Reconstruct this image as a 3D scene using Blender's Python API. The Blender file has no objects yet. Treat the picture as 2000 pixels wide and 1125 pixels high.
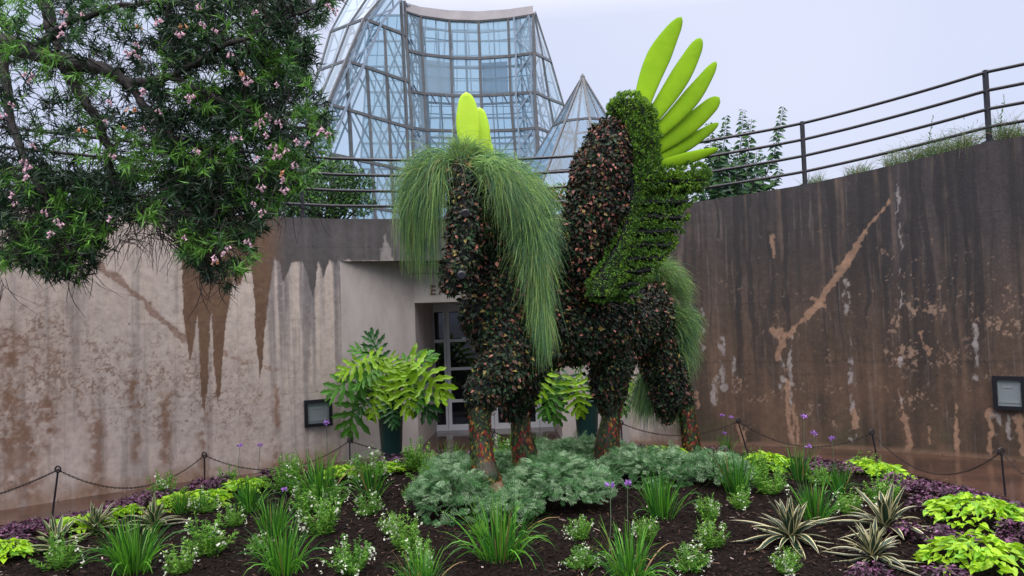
import bpy, math, random
import numpy as np
from mathutils import Matrix, Vector
R_ = math.radians
rng = np.random.default_rng(7)
random.seed(7)

# ------------------------------------------------------------------ camera
FPX, CAMZ, PITCH, ROLL = 1511.0, 2.35, 2.18, 2.0
sc = bpy.context.scene
col = sc.collection
cp, sp, cr, sr = math.cos(R_(PITCH)), math.sin(R_(PITCH)), math.cos(R_(ROLL)), math.sin(R_(ROLL))
Fv = np.array([0, cp, sp]); R0 = np.array([1.0, 0, 0]); U0 = np.array([0, -sp, cp])
Rv = R0*cr - U0*sr; Uv = U0*cr + R0*sr
CAM = np.array([0, 0, CAMZ])
cd = bpy.data.cameras.new("camera"); cam = bpy.data.objects.new("camera", cd); col.objects.link(cam)
cam.matrix_world = Matrix(((Rv[0], Uv[0], -Fv[0], 0), (Rv[1], Uv[1], -Fv[1], 0), (Rv[2], Uv[2], -Fv[2], CAMZ), (0, 0, 0, 1)))
cd.sensor_width = 36; cd.lens = FPX/2000*36; cd.clip_start = 0.05; cd.clip_end = 2000
sc.camera = cam
def P(px, py, Y):
    px, py, Y = np.broadcast_arrays(np.asarray(px, float), np.asarray(py, float), np.asarray(Y, float))
    d = Fv*FPX + (px[..., None]-1000)*Rv + (562.5-py[..., None])*Uv
    return CAM + d*(Y/d[..., 1])[..., None]
def PZ(px, py, z):
    d = Fv*FPX + Rv*(px-1000) + Uv*(562.5-py)
    return CAM + d*((z-CAMZ)/d[2])
def proj(p):
    q = np.asarray(p)-CAM
    w = q@Fv
    return 1000+FPX*(q@Rv)/w, 562.5-FPX*(q@Uv)/w

# ------------------------------------------------------------------ world, sun, exposure
SUN_EL, SUN_AZ = 55, 195      # azimuth: direction the light comes from, clockwise from +Y
w = bpy.data.worlds.new("World"); sc.world = w; w.use_nodes = True
nt = w.node_tree; nt.nodes.clear()
out = nt.nodes.new('ShaderNodeOutputWorld'); bg = nt.nodes.new('ShaderNodeBackground')
sky = nt.nodes.new('ShaderNodeTexSky'); sky.sky_type = 'NISHITA'; sky.sun_disc = False
sky.sun_elevation = R_(SUN_EL); sky.sun_rotation = R_(SUN_AZ); sky.air_density = 1.0; sky.dust_density = 3
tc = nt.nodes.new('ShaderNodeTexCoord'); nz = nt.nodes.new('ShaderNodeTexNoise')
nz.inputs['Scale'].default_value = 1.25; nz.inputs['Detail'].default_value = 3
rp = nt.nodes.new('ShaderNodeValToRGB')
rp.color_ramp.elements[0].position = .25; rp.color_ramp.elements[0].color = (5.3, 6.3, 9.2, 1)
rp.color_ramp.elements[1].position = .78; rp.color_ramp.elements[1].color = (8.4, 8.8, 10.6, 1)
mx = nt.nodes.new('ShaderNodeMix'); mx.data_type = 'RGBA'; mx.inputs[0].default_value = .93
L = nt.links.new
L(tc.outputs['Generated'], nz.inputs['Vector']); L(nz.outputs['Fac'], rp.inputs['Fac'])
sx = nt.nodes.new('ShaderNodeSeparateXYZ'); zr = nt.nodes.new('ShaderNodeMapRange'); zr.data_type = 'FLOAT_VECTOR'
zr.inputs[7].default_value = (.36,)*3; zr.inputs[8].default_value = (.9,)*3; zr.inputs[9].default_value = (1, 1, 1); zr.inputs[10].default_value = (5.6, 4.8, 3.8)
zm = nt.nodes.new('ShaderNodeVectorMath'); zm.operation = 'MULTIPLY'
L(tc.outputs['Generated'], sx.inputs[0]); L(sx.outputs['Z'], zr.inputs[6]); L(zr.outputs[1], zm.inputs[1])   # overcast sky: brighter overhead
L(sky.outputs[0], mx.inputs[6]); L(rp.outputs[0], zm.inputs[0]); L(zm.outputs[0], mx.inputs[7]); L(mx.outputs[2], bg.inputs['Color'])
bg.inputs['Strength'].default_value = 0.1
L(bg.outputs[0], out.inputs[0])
sd = bpy.data.lights.new("sun", 'SUN'); sun = bpy.data.objects.new("sun", sd); col.objects.link(sun)
sd.energy = 1.5; sd.angle = R_(50); sd.color = (1, .93, .82)
az, el = R_(SUN_AZ), R_(SUN_EL)
ldir = Vector((math.sin(az)*math.cos(el), math.cos(az)*math.cos(el), math.sin(el)))
sun.rotation_euler = ldir.to_track_quat('Z', 'Y').to_euler(); sun.location = (0, -5, 20)
sc.view_settings.view_transform = 'Standard'; sc.view_settings.look = 'None'
sc.view_settings.exposure = 0; sc.view_settings.gamma = 1
sc.render.engine = 'CYCLES'
sc.cycles.max_bounces = 6; sc.cycles.transparent_max_bounces = 24; sc.cycles.diffuse_bounces = 3; sc.cycles.glossy_bounces = 3

# ------------------------------------------------------------------ helpers
def unit(v):
    v = np.asarray(v, float); return v/np.maximum(np.linalg.norm(v, axis=-1, keepdims=True), 1e-9)
class MB:
    def __init__(s): s.v = []; s.f = []; s.m = []; s.n = 0; s.c = []
    def add(s, v, f, m=0):
        v = np.asarray(v, float).reshape(-1, 3); f = np.asarray(f, int)
        if len(f) == 0: return
        s.f.append(f+s.n); s.m.append(np.broadcast_to(np.asarray(m, int), (len(f),)).copy()); s.v.append(v); s.n += len(v)
    def build(s, name, mats, parent=None, origin=None, smooth=False, color=None):
        me = bpy.data.meshes.new(name)
        V = np.concatenate(s.v)
        if origin is not None: V = V-np.asarray(origin, float)
        me.vertices.add(len(V)); me.vertices.foreach_set('co', V.astype(np.float32).ravel())
        tot = np.concatenate([np.full(len(f), f.shape[1]) for f in s.f])
        idx = np.concatenate([f.ravel() for f in s.f])
        me.loops.add(len(idx)); me.loops.foreach_set('vertex_index', idx.astype(np.int32))
        me.polygons.add(len(tot))
        me.polygons.foreach_set('loop_start', np.concatenate([[0], np.cumsum(tot)[:-1]]).astype(np.int32))
        me.polygons.foreach_set('loop_total', tot.astype(np.int32))
        if not isinstance(mats, (list, tuple)): mats = [mats]
        for m in mats: me.materials.append(m)
        me.polygons.foreach_set('material_index', np.concatenate(s.m).astype(np.int32))
        me.polygons.foreach_set('use_smooth', np.full(len(tot), smooth))
        me.update(calc_edges=True); me.validate()
        if color is not None:
            a = me.color_attributes.new('stain', 'FLOAT_COLOR', 'POINT')
            a.data.foreach_set('color', np.concatenate([color, np.ones((len(color), 1))], 1).astype(np.float32).ravel())
        o = bpy.data.objects.new(name, me); col.objects.link(o)
        if parent is not None: o.parent = parent
        elif origin is not None: o.location = origin
        return o
    def box(s, c, h, m=0, ax=None):
        c = np.asarray(c, float); A = np.eye(3) if ax is None else np.asarray(ax, float)
        k = np.array([[x, y, z] for x in (-1, 1) for y in (-1, 1) for z in (-1, 1)])*np.asarray(h, float)
        s.add(c+k@A, [[0, 1, 3, 2], [4, 6, 7, 5], [0, 4, 5, 1], [2, 3, 7, 6], [0, 2, 6, 4], [1, 5, 7, 3]], m)
    def bar(s, a, b, wx, wy, m=0, up=(0, 0, 1)):
        a = np.asarray(a, float); b = np.asarray(b, float); d = b-a; Ln = np.linalg.norm(d); d = d/Ln
        u = np.cross(d, up)
        if np.linalg.norm(u) < 1e-3: u = np.cross(d, (0, 1, 0))
        u = unit(u); v = np.cross(u, d)
        s.box((a+b)/2, (Ln/2, wx/2, wy/2), m, np.array([d, u, v]))
    def tube(s, pts, r, m=0, n=8, caps=True):
        pts = np.asarray(pts, float); r = np.broadcast_to(np.asarray(r, float), (len(pts),))
        t = unit(np.gradient(pts, axis=0)); ref = np.array([0, 0, 1.0]) if abs(t[0][2]) < .9 else np.array([0, 1.0, 0])
        rings = []; u = unit(np.cross(t[0], ref))
        for i in range(len(pts)):
            u = unit(u-t[i]*np.dot(u, t[i])); v = np.cross(t[i], u)
            a = np.arange(n)*2*np.pi/n
            rings.append(pts[i]+r[i]*(np.cos(a)[:, None]*u+np.sin(a)[:, None]*v))
        V = np.concatenate(rings); F = []
        for i in range(len(pts)-1):
            for j in range(n): F.append([i*n+j, i*n+(j+1) % n, (i+1)*n+(j+1) % n, (i+1)*n+j])
        s.add(V, F, m)
        if caps:
            s.add(rings[0], [list(range(n))[::-1]], m); s.add(rings[-1], [list(range(n))], m)
    def inst(s, tv, tf, pos, yd, nr, sc_, m=0, sx=None):
        """copies of a leaf template (Y along the leaf, Z its normal)"""
        tv = np.asarray(tv, float); tf = np.asarray(tf, int); pos = np.asarray(pos, float); N = len(pos)
        if N == 0: return
        yd = unit(yd); x = unit(np.cross(yd, nr)); z = np.cross(x, yd)
        S = np.broadcast_to(np.asarray(sc_, float), (N,))[:, None, None]
        SX = S if sx is None else np.broadcast_to(np.asarray(sx, float), (N,))[:, None, None]
        V = pos[:, None]+SX*tv[None, :, 0:1]*x[:, None]+S*(tv[None, :, 1:2]*yd[:, None]+tv[None, :, 2:3]*z[:, None])
        F = tf[None]+(np.arange(N)*len(tv))[:, None, None]
        mm = np.repeat(np.broadcast_to(np.asarray(m, int), (N,)), len(tf))
        s.add(V.reshape(-1, 3), F.reshape(-1, tf.shape[1]), mm)
    def ribbons(s, pts, wd, side, m=0):
        """pts (N,S,3), wd (N,S) or (S,), side (N,3) or (N,S,3)"""
        N, S = pts.shape[:2]; wd = np.broadcast_to(wd, (N, S))
        if side.ndim == 2: side = side[:, None]
        a = pts-side*wd[..., None]/2; b = pts+side*wd[..., None]/2
        V = np.stack([a, b], 2).reshape(-1, 3)
        k = np.arange(S-1)*2; f = np.stack([k, k+1, k+3, k+2], 1)
        F = (f[None]+(np.arange(N)*S*2)[:, None, None]).reshape(-1, 4)
        s.add(V, F, np.repeat(np.broadcast_to(np.asarray(m, int), (N,)), S-1))

def tag(o, label=None, cat=None, group=None, kind=None):
    if label: o['label'] = label
    if cat: o['category'] = cat
    if group: o['group'] = group
    if kind: o['kind'] = kind
    return o
def empty(name, loc, label, cat, group=None):
    o = bpy.data.objects.new(name, None); col.objects.link(o); o.location = loc; o.empty_display_size = .1
    return tag(o, label, cat, group)
def copy_tree(o, parent=None):
    c = o.copy(); col.objects.link(c)
    if parent is not None: c.parent = parent
    for ch in list(o.children): copy_tree(ch, c)
    return c

def hsh(ix, iy, seed):
    h = (ix.astype(np.int64)*374761393+iy.astype(np.int64)*668265263+seed*1442695041) & 0x7fffffff
    h = ((h ^ (h >> 13))*1274126177) & 0x7fffffff
    return ((h ^ (h >> 16)) & 0xffff)/65535.0
def vn(x, y, seed=0):
    x = np.asarray(x, float); y = np.asarray(y, float)
    ix = np.floor(x).astype(int); iy = np.floor(y).astype(int); fx = x-ix; fy = y-iy
    fx = fx*fx*(3-2*fx); fy = fy*fy*(3-2*fy)
    a = hsh(ix, iy, seed); b = hsh(ix+1, iy, seed); c = hsh(ix, iy+1, seed); d = hsh(ix+1, iy+1, seed)
    return (a*(1-fx)+b*fx)*(1-fy)+(c*(1-fx)+d*fx)*fy
def fbm(x, y, seed=0, o=4):
    t = 0; a = .5; n = 0
    for i in range(o): t = t+a*vn(x*2**i, y*2**i, seed+i*7); n += a; a *= .55
    return t/n
def sstep(a, b, x):
    t = np.clip((x-a)/(b-a), 0, 1); return t*t*(3-2*t)

# ------------------------------------------------------------------ materials
def mat(name, rgb, rough=.6, metal=0, spec=.5, var=0, noise=None, bump=0, bscale=40, trans=0, coat=0, vcol=False):
    m = bpy.data.materials.new(name); m.use_nodes = True; t = m.node_tree; n = t.nodes; l = t.links.new
    p = n['Principled BSDF']; o = n['Material Output']
    p.inputs['Base Color'].default_value = (*rgb, 1); p.inputs['Roughness'].default_value = rough
    p.inputs['Metallic'].default_value = metal; p.inputs['Specular IOR Level'].default_value = spec
    p.inputs['Coat Weight'].default_value = coat
    src = None
    if vcol:
        a = n.new('ShaderNodeVertexColor'); a.layer_name = 'stain'; src = a.outputs[0]
    if var:
        g = n.new('ShaderNodeNewGeometry'); mr = n.new('ShaderNodeMapRange')
        mr.inputs[3].default_value = 1-var; mr.inputs[4].default_value = 1+var
        l(g.outputs['Random Per Island'], mr.inputs[0])
        v = n.new('ShaderNodeVectorMath'); v.operation = 'SCALE'; v.inputs[0].default_value = rgb
        l(mr.outputs[0], v.inputs['Scale']); src = v.outputs[0]
    if noise:
        sc_, rgb2, lo, hi = noise[:4]
        tx = n.new('ShaderNodeTexNoise'); tx.inputs['Scale'].default_value = sc_; tx.inputs['Detail'].default_value = 8
        tx.inputs['Roughness'].default_value = .65
        c = n.new('ShaderNodeTexCoord'); mp = n.new('ShaderNodeMapping')
        if len(noise) > 4: mp.inputs['Scale'].default_value = noise[4]
        l(c.outputs['Object'], mp.inputs[0]); l(mp.outputs[0], tx.inputs['Vector'])
        r = n.new('ShaderNodeMapRange'); r.inputs[1].default_value = lo; r.inputs[2].default_value = hi
        l(tx.outputs['Fac'], r.inputs[0])
        q = n.new('ShaderNodeMix'); q.data_type = 'RGBA'; l(r.outputs[0], q.inputs[0])
        q.inputs[6].default_value = (*rgb, 1); q.inputs[7].default_value = (*rgb2, 1)
        if src is not None:
            if vcol:
                q.blend_type = 'MULTIPLY'; l(src, q.inputs[6])
            else: l(src, q.inputs[6])
        src = q.outputs[2]
    if src is not None: l(src, p.inputs['Base Color'])
    if bump:
        tx = n.new('ShaderNodeTexNoise'); tx.inputs['Scale'].default_value = bscale; tx.inputs['Detail'].default_value = 6
        c = n.new('ShaderNodeTexCoord'); l(c.outputs['Object'], tx.inputs['Vector'])
        b = n.new('ShaderNodeBump'); b.inputs['Strength'].default_value = bump; b.inputs['Distance'].default_value = .02
        l(tx.outputs['Fac'], b.inputs['Height']); l(b.outputs[0], p.inputs['Normal'])
    if trans:
        tr = n.new('ShaderNodeBsdfTranslucent')
        if src is not None: l(src, tr.inputs[0])
        else: tr.inputs[0].default_value = (*rgb, 1)
        mxx = n.new('ShaderNodeMixShader'); mxx.inputs[0].default_value = trans
        l(p.outputs[0], mxx.inputs[1]); l(tr.outputs[0], mxx.inputs[2]); l(mxx.outputs[0], o.inputs[0])
    return m
def leafmat(name, rgb, rough=.4, var=.35, trans=.2, spec=.4): return mat(name, rgb, rough, var=var, trans=trans, spec=spec)

M = {}
M['wall'] = mat('wall_concrete', (1, 1, 1), .62, vcol=True, noise=(9, (.62, .6, .6), .35, .75), bump=.18, bscale=34)
M['facade'] = mat('facade_concrete', (.46, .42, .40), .6, noise=(3.2, (.33, .29, .27), .35, .75, (1, 1, .4)), bump=.2, bscale=25)
M['soffit'] = mat('soffit_concrete', (.18, .16, .15), .7, bump=.2)
M['blacksteel'] = mat('black_steel', (.012, .013, .02), .35, noise=(14, (.035, .03, .032), .4, .8))
M['chain'] = mat('rusty_chain', (.022, .014, .012), .6, metal=.3)
M['frame'] = mat('grey_steel_frame', (.12, .125, .135), .5, noise=(3, (.075, .08, .085), .4, .7))
M['truss'] = mat('pale_steel_truss', (.22, .28, .36), .5)
M['cap'] = mat('parapet_cap', (.45, .42, .43), .6, noise=(1.2, (.36, .34, .35), .4, .7))
M['doorframe'] = mat('grey_painted_aluminium', (.66, .68, .74), .4)
M['black'] = mat('black_paint', (.008, .008, .012), .3)
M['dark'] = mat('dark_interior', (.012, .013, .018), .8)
M['lampglass'] = mat('lamp_lens', (.20, .23, .25), .12, coat=.6)
M['lampref'] = mat('lamp_reflector', (.5, .53, .56), .22, metal=.7)
M['letters'] = mat('rusty_bronze_letters', (.13, .06, .045), .55)
def glassmat(name, tint, haze, hazef):
    m = bpy.data.materials.new(name); m.use_nodes = True; t = m.node_tree; n = t.nodes; l = t.links.new; n.clear()
    o = n.new('ShaderNodeOutputMaterial'); tr = n.new('ShaderNodeBsdfTransparent'); tr.inputs[0].default_value = (*tint, 1)
    gl = n.new('ShaderNodeBsdfGlossy'); gl.inputs['Roughness'].default_value = .03
    df = n.new('ShaderNodeBsdfDiffuse'); df.inputs[0].default_value = (*haze, 1)
    g = n.new('ShaderNodeNewGeometry'); mr = n.new('ShaderNodeMapRange'); mr.inputs[3].default_value = hazef*.4; mr.inputs[4].default_value = hazef*1.6
    l(g.outputs['Random Per Island'], mr.inputs[0])
    lw = n.new('ShaderNodeLayerWeight'); pw = n.new('ShaderNodeMath'); pw.operation = 'POWER'; pw.inputs[1].default_value = 4
    fr = n.new('ShaderNodeMath'); fr.operation = 'MULTIPLY_ADD'; fr.inputs[1].default_value = .7; fr.inputs[2].default_value = .05
    l(lw.outputs['Facing'], pw.inputs[0]); l(pw.outputs[0], fr.inputs[0])
    a = n.new('ShaderNodeMixShader'); b = n.new('ShaderNodeMixShader')
    l(mr.outputs[0], a.inputs[0]); l(tr.outputs[0], a.inputs[1]); l(df.outputs[0], a.inputs[2])
    l(fr.outputs[0], b.inputs[0]); l(a.outputs[0], b.inputs[1]); l(gl.outputs[0], b.inputs[2]); l(b.outputs[0], o.inputs[0])
    return m
M['glass'] = glassmat('conservatory_glass', (.72, .86, .92), (.44, .60, .70), .26)
M['pyrglass'] = glassmat('pyramid_glass', (.52, .70, .84), (.22, .36, .50), .34)
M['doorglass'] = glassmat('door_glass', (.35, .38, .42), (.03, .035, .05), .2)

# ------------------------------------------------------------------ ground levels
# wall base line, measured as world (X, Y) along the arc
base_px = [(0, 996), (114, 979.5), (258, 957), (399, 936), (480, 927), (613, 909), (668, 903), (1222, 866), (1330, 871), (1456, 870), (1539, 873), (1680, 878), (1840, 890), (1968, 900)]
wb = np.array([PZ(a, b, 0)[:2] for a, b in base_px])
# smooth circular arc through them
A_ = np.c_[2*wb, np.ones(len(wb))]; sol = np.linalg.lstsq(A_, (wb**2).sum(1), rcond=None)[0]
CX, CY = sol[:2]; CR = math.sqrt(sol[2]+CX**2+CY**2)
resid = np.hypot(wb[:, 0]-CX, wb[:, 1]-CY)-CR
angs = np.arctan2(wb[:, 1]-CY, wb[:, 0]-CX)
print('arc', CX, CY, CR, 'resid', resid.round(2))
oi = np.argsort(angs)
def arc(th, off=0):
    r = CR+np.interp(th, angs[oi], np.convolve(np.pad(resid[oi], 1, 'edge'), [.25, .5, .25], 'valid'))+off
    return np.stack([CX+r*np.cos(th), CY+r*np.sin(th)], -1)
def th_of_px(px):
    """angle of the wall point seen at column px (mid height)"""
    t = np.linspace(angs.min()-.25, angs.max()+.25, 4000); q = arc(t); x, _ = proj(np.c_[q, np.full(len(q), 2.0)])
    k = np.argsort(x); return float(np.interp(px, x[k], t[k]))
TH = {a: th_of_px(a) for a in (-100, 0, 340, 600, 668, 800, 1000, 1222, 1340, 1585, 1950, 2100)}
_tt = np.array([TH[a] for a in (1950, 1585, 1340, 1000, 600, 0)]); _zz = np.array([4.72, 4.42, 4.26, 4.18, 4.15, 4.17])
def ztop(th): return np.interp(th, _tt, _zz)

edge_px = [(-200, 1090), (0, 1047), (100, 1015), (399, 948), (683, 908), (900, 889), (1215, 874), (1460, 886), (1716, 908), (1963, 975), (2150, 1050)]
eb = np.array([PZ(a, b, .03)[:2] for a, b in edge_px]); eb[-1] = (6.25, 7.0)
def yedge(x):
    x = np.asarray(x, float)
    y = np.interp(x, eb[:, 0], eb[:, 1])
    y = np.where(x < eb[0, 0], eb[0, 1]-(eb[0, 0]-x)*2.5, y); y = np.where(x > eb[-1, 0], eb[-1, 1]-(x-eb[-1, 0])*2.5, y)
    return y
BE = np.concatenate([[[eb[0, 0]-4, eb[0, 1]-10]], eb, [[eb[-1, 0]+4, eb[-1, 1]-10]]])
def bedz(x, y):
    x = np.asarray(x, float); y = np.asarray(y, float); ins_ = yedge(x) > y; d = np.full(np.shape(x), 9.0)
    for (x0, y0), (x1, y1) in zip(BE[:-1], BE[1:]):
        dx_, dy_ = x1-x0, y1-y0; t = np.clip(((x-x0)*dx_+(y-y0)*dy_)/(dx_*dx_+dy_*dy_), 0, 1); d = np.minimum(d, np.hypot(x-x0-t*dx_, y-y0-t*dy_))
    d = np.where(ins_, d, 0)
    z = .03+.32*sstep(0, 2.0, d)
    return z+.02*(vn(np.asarray(x)*1.7, np.asarray(y)*1.7, 3)-.5)*sstep(0, .5, d)
def G(px, py):
    """point of the planting bed seen at (px, py)"""
    z = .3
    for _ in range(12):
        p = PZ(px, py, z); z = .5*z+.5*float(bedz(p[0], p[1]))
    p = PZ(px, py, z); return np.array([p[0], p[1], float(bedz(p[0], p[1]))])

def wetmat():
    m = mat('wet_brown_paving', (.10, .05, .034), .2, spec=.8, noise=(1.1, (.035, .02, .015), .35, .65), bump=.08, bscale=6)
    t = m.node_tree; n = t.nodes; l = t.links.new
    tx = n.new('ShaderNodeTexNoise'); tx.inputs['Scale'].default_value = .9; tx.inputs['Detail'].default_value = 4
    c = n.new('ShaderNodeTexCoord'); l(c.outputs['Object'], tx.inputs['Vector'])
    r = n.new('ShaderNodeMapRange'); r.inputs[1].default_value = .4; r.inputs[2].default_value = .6; r.inputs[3].default_value = .04; r.inputs[4].default_value = .24
    l(tx.outputs['Fac'], r.inputs[0]); l(r.outputs[0], n['Principled BSDF'].inputs['Roughness'])
    return m
M['path'] = wetmat()
b = MB(); b.add([[-400, -400, 0], [400, -400, 0], [400, 400, 0], [-400, 400, 0]], [[0, 1, 2, 3]])
tag(b.build('ground', M['path']), 'wet reddish brown paved court floor between planting bed and wall', None, None, 'structure')
# planting bed
M['soil'] = mat('mulch_soil', (.006, .004, .003), 1.0, spec=.1, noise=(38, (.018, .011, .010), .45, .62), bump=1.0, bscale=60)
b = MB(); nx, ny = 260, 160
xs = np.linspace(-8.5, 8.5, nx); vv = np.linspace(0, 1, ny)
Y1 = yedge(xs); Xg = np.repeat(xs[:, None], ny, 1); Yg = -3+(Y1[:, None]+3)*vv[None]**.8
Zg = bedz(Xg, Yg)+.012*(vn(Xg*14, Yg*14, 5)-.5); Zg[:, -1] = -.05; Zg[0] = -.05; Zg[-1] = -.05
idx = np.arange(nx*ny).reshape(nx, ny)
F = np.stack([idx[:-1, :-1], idx[1:, :-1], idx[1:, 1:], idx[:-1, 1:]], -1).reshape(-1, 4)
b.add(np.stack([Xg, Yg, Zg], -1), F)
tag(b.build('planting_bed_ground', M['soil'], smooth=True), 'dark mulched planting bed mound', None, None, 'structure')
# mulch chips
M['chipA'] = leafmat('mulch_chip_black', (.013, .008, .006), .7, .85, 0, .15); M['chipB'] = leafmat('mulch_chip_brown', (.06, .030, .018), .6, .6, 0, .2)
M['chipC'] = leafmat('mulch_chip_pale', (.17, .12, .10), .6, .5, 0)
b = MB(); N = 52000
x = rng.uniform(-6.6, 6.6, N); ye = yedge(x); y = 4.2+(ye-4.25)*rng.uniform(0, 1, N)**1.1
k = y < ye-.02; x, y = x[k], y[k]; N = len(x)
pos = np.c_[x, y, bedz(x, y)+rng.uniform(.0, .024, N)]
a = rng.uniform(0, 2*np.pi, N); yd = np.c_[np.cos(a), np.sin(a), rng.uniform(-.45, .45, N)]
nr = np.c_[rng.normal(0, .7, (N, 2)), np.ones(N)]
b.inst([[-.5, -1, 0], [.5, -.8, .1], [.35, 1, 0], [-.3, .9, .15]], [[0, 1, 2, 3]], pos, yd, nr, rng.uniform(.012, .036, N), rng.choice([0, 1, 2], N, p=[.80, .17, .03]), sx=rng.uniform(.006, .016, N))
tag(b.build('bark_mulch', [M['chipA'], M['chipB'], M['chipC']]), 'dark shredded bark mulch covering the bed', None, None, 'stuff')
# fallen petals
M['petal'] = leafmat('fallen_petal', (.6, .45, .42), .5, .4, .2)
b = MB(); N = 90
q = np.array([G(*p) for p in np.c_[rng.uniform(180, 1950, N), rng.uniform(930, 1120, N)]]); q[:, 2] += .015
extra = np.array([G(*p) for p in [(765, 940), (775, 952), (790, 965), (768, 968), (790, 992), (340, 1045), (330, 1060), (190, 1075), (200, 1095), (745, 985)]]); extra[:, 2] += .02
q = np.concatenate([q, extra]); N = len(q)
a = rng.uniform(0, 6.28, N)
b.inst([[-.4, -1, 0], [.4, -1, .2], [.7, 0, .3], [-.7, 0, .1], [.2, 1, .5], [-.2, 1, .6]], [[0, 1, 2, 3], [3, 2, 4, 5]], q, np.c_[np.cos(a), np.sin(a), rng.uniform(-.2, .3, N)], np.c_[rng.normal(0, .3, (N, 2)), np.ones(N)], rng.uniform(.008, .022, N), sx=rng.uniform(.006, .012, N))
tag(b.build('fallen_petals', M['petal']), 'pale fallen petals scattered over the dark mulch', None, None, 'stuff')

# ------------------------------------------------------------------ curved concrete wall
def wall_color(px, py, s, z):
    """albedo of the stained concrete; px, py only index the stain chart, s (m along) and z carry the grain"""
    qx_, qy_ = px, py
    px = px+16*(fbm(s*4, z*4, 91)-.5)+9*(fbm(s*15, z*13, 92, 3)-.5); py = py+12*(fbm(s*4, z*4, 93)-.5)
    n1 = fbm(s*1.3, z*.9, 11); n2 = fbm(s*6, z*4, 12); st = fbm(s*9, z*.35, 13); st2 = fbm(s*28, z*.8, 14); sp_ = fbm(s*16, z*14, 15); n3 = fbm(s*34, z*30, 16, 3)
    C = lambda *c: np.array(c)[None]
    def mixc(a, bb, t): return a*(1-t[:, None])+bb*t[:, None]
    col_ = C(.56, .475, .42)*(.84+.32*n1[:, None])
    vein = 1-np.abs(2*fbm(s*7, z*8, 17, 4)-1)
    col_ = mixc(col_, C(.31, .275, .25), sstep(.5, .75, st)*.8)
    col_ = mixc(col_, C(.54, .49, .46), sstep(.55, .8, st2)*.45)
    # grey soot streaks left of the entrance
    col_ = mixc(col_, C(.15, .14, .155), sstep(.42, .66, st)*sstep(480, 560, px)*(1-sstep(690, 760, px))*(1-sstep(520, 830, py))*.8)
    # brown lichen mottling
    reg = np.exp(-((px-40)/110)**2-((py-800)/190)**2)+.75*np.exp(-((px-330)/150)**2-((py-780)/110)**2)+.35*np.exp(-((px-520)/110)**2-((py-790)/90)**2)
    reg = reg+.5*np.exp(-((px-80)/200)**2-((py-700)/90)**2)
    rg = np.clip(reg, 0, 1); mo = np.maximum(sstep(.93-.05*rg, .985-.04*rg, vein)*sstep(.40, .55, sp_), sstep(.66-.15*rg, .72-.14*rg, .6*n3+.4*n2))*sstep(.35, .55, fbm(s*2.2, z*1.6, 18)+.1*rg)
    col_ = mixc(col_, C(.20, .115, .075)*(.7+.6*n3[:, None]), mo*.8*np.clip(reg*1.5, 0, 1))
    col_ = mixc(col_, C(.50, .45, .43), sstep(.66, .74, n3)*.35)
    col_ = mixc(col_, C(.30, .20, .15), np.clip(reg, 0, 1)*.35*sstep(.3, .7, n1))
    for cx, y0, y1, wd in [(262, 700, 905, 13), (322, 730, 905, 12), (187, 770, 985, 14), (395, 780, 945, 12), (540, 720, 920, 9), (95, 740, 880, 18), (20, 620, 960, 26), (60, 760, 980, 22)]:
        mk = np.exp(-((px-cx-10*(n2-.5))/wd)**2)*sstep(y0, y0+50, py)*(1-sstep(y1-10, y1+12, py))*sstep(.3, .6, sp_*.6+n2*.4)
        col_ = mixc(col_, C(.22, .115, .065), mk*.8)
    # rust tide at the foot of the left wall
    foot = sstep(.30, .0, z)*(.5+.5*n1)
    col_ = mixc(col_, C(.24, .125, .06), foot*.75*sstep(.3, .6, n2+.1))
    # diagonal crack stains (left)
    def line(pts, wpx, jitter=4):
        best = np.full(len(px), 1e9); 
        for (x0, y0), (x1, y1) in zip(pts[:-1], pts[1:]):
            dx, dy = x1-x0, y1-y0; t = np.clip(((px-x0)*dx+(py-y0)*dy)/(dx*dx+dy*dy), 0, 1)
            best = np.minimum(best, np.hypot(px-x0-t*dx, py-y0-t*dy))
        wv = wpx*(-.15+1.7*n2)+jitter*1.6*(sp_-.5)+3*(n3-.5)
        return sstep(1.15, .75, best/np.maximum(wv, .5))*(wv > .5)*(.6+.5*n3)
    col_ = mixc(col_, C(.22, .12, .08), line([(190, 512), (250, 560), (300, 610), (362, 665)], 10)*.85)
    col_ = mixc(col_, C(.24, .13, .08), line([(420, 682), (470, 700), (540, 722)], 8)*.7*sstep(.35, .55, sp_))
    # dark water curtains from the top with dripping lower edge
    yb = np.interp(qx_+5*(n2-.5)+4*(sp_-.5), [0, 345, 354, 358, 366, 372, 379, 384, 387, 392, 398, 406, 410, 413, 417, 424, 430, 438, 446, 452, 458, 463, 470, 478, 490, 494, 498, 504, 508, 514, 522, 530, 536, 545, 553, 562, 570, 590, 598, 604, 611, 616, 620, 626, 632, 638, 644, 655, 661, 668, 1222, 1240],
                   [395, 405, 430, 620, 680, 706, 660, 615, 640, 755, 812, 750, 640, 605, 700, 782, 770, 660, 600, 565, 540, 558, 552, 530, 522, 560, 640, 700, 742, 690, 600, 540, 505, 512, 552, 530, 512, 512, 530, 562, 580, 556, 512, 522, 542, 522, 508, 520, 508, 508, 530, 600])
    dm = sstep(4, -3, qy_-yb-9*(sp_-.5))
    tt = sstep(515, 570, px)
    dc = C(.15, .085, .05)*(.65+.5*n1[:, None]+.25*st[:, None])*(1-tt[:, None])+C(.085, .078, .08)*(.6+.8*st[:, None])*tt[:, None]
    dc = mixc(dc, C(.20, .13, .09), sstep(.60, .72, sp_)*.5*(1-tt))
    dc = mixc(dc, C(.05, .042, .042), sstep(460, 425, py)*.5)
    col_ = mixc(col_, dc, dm*(px < 1235))
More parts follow.
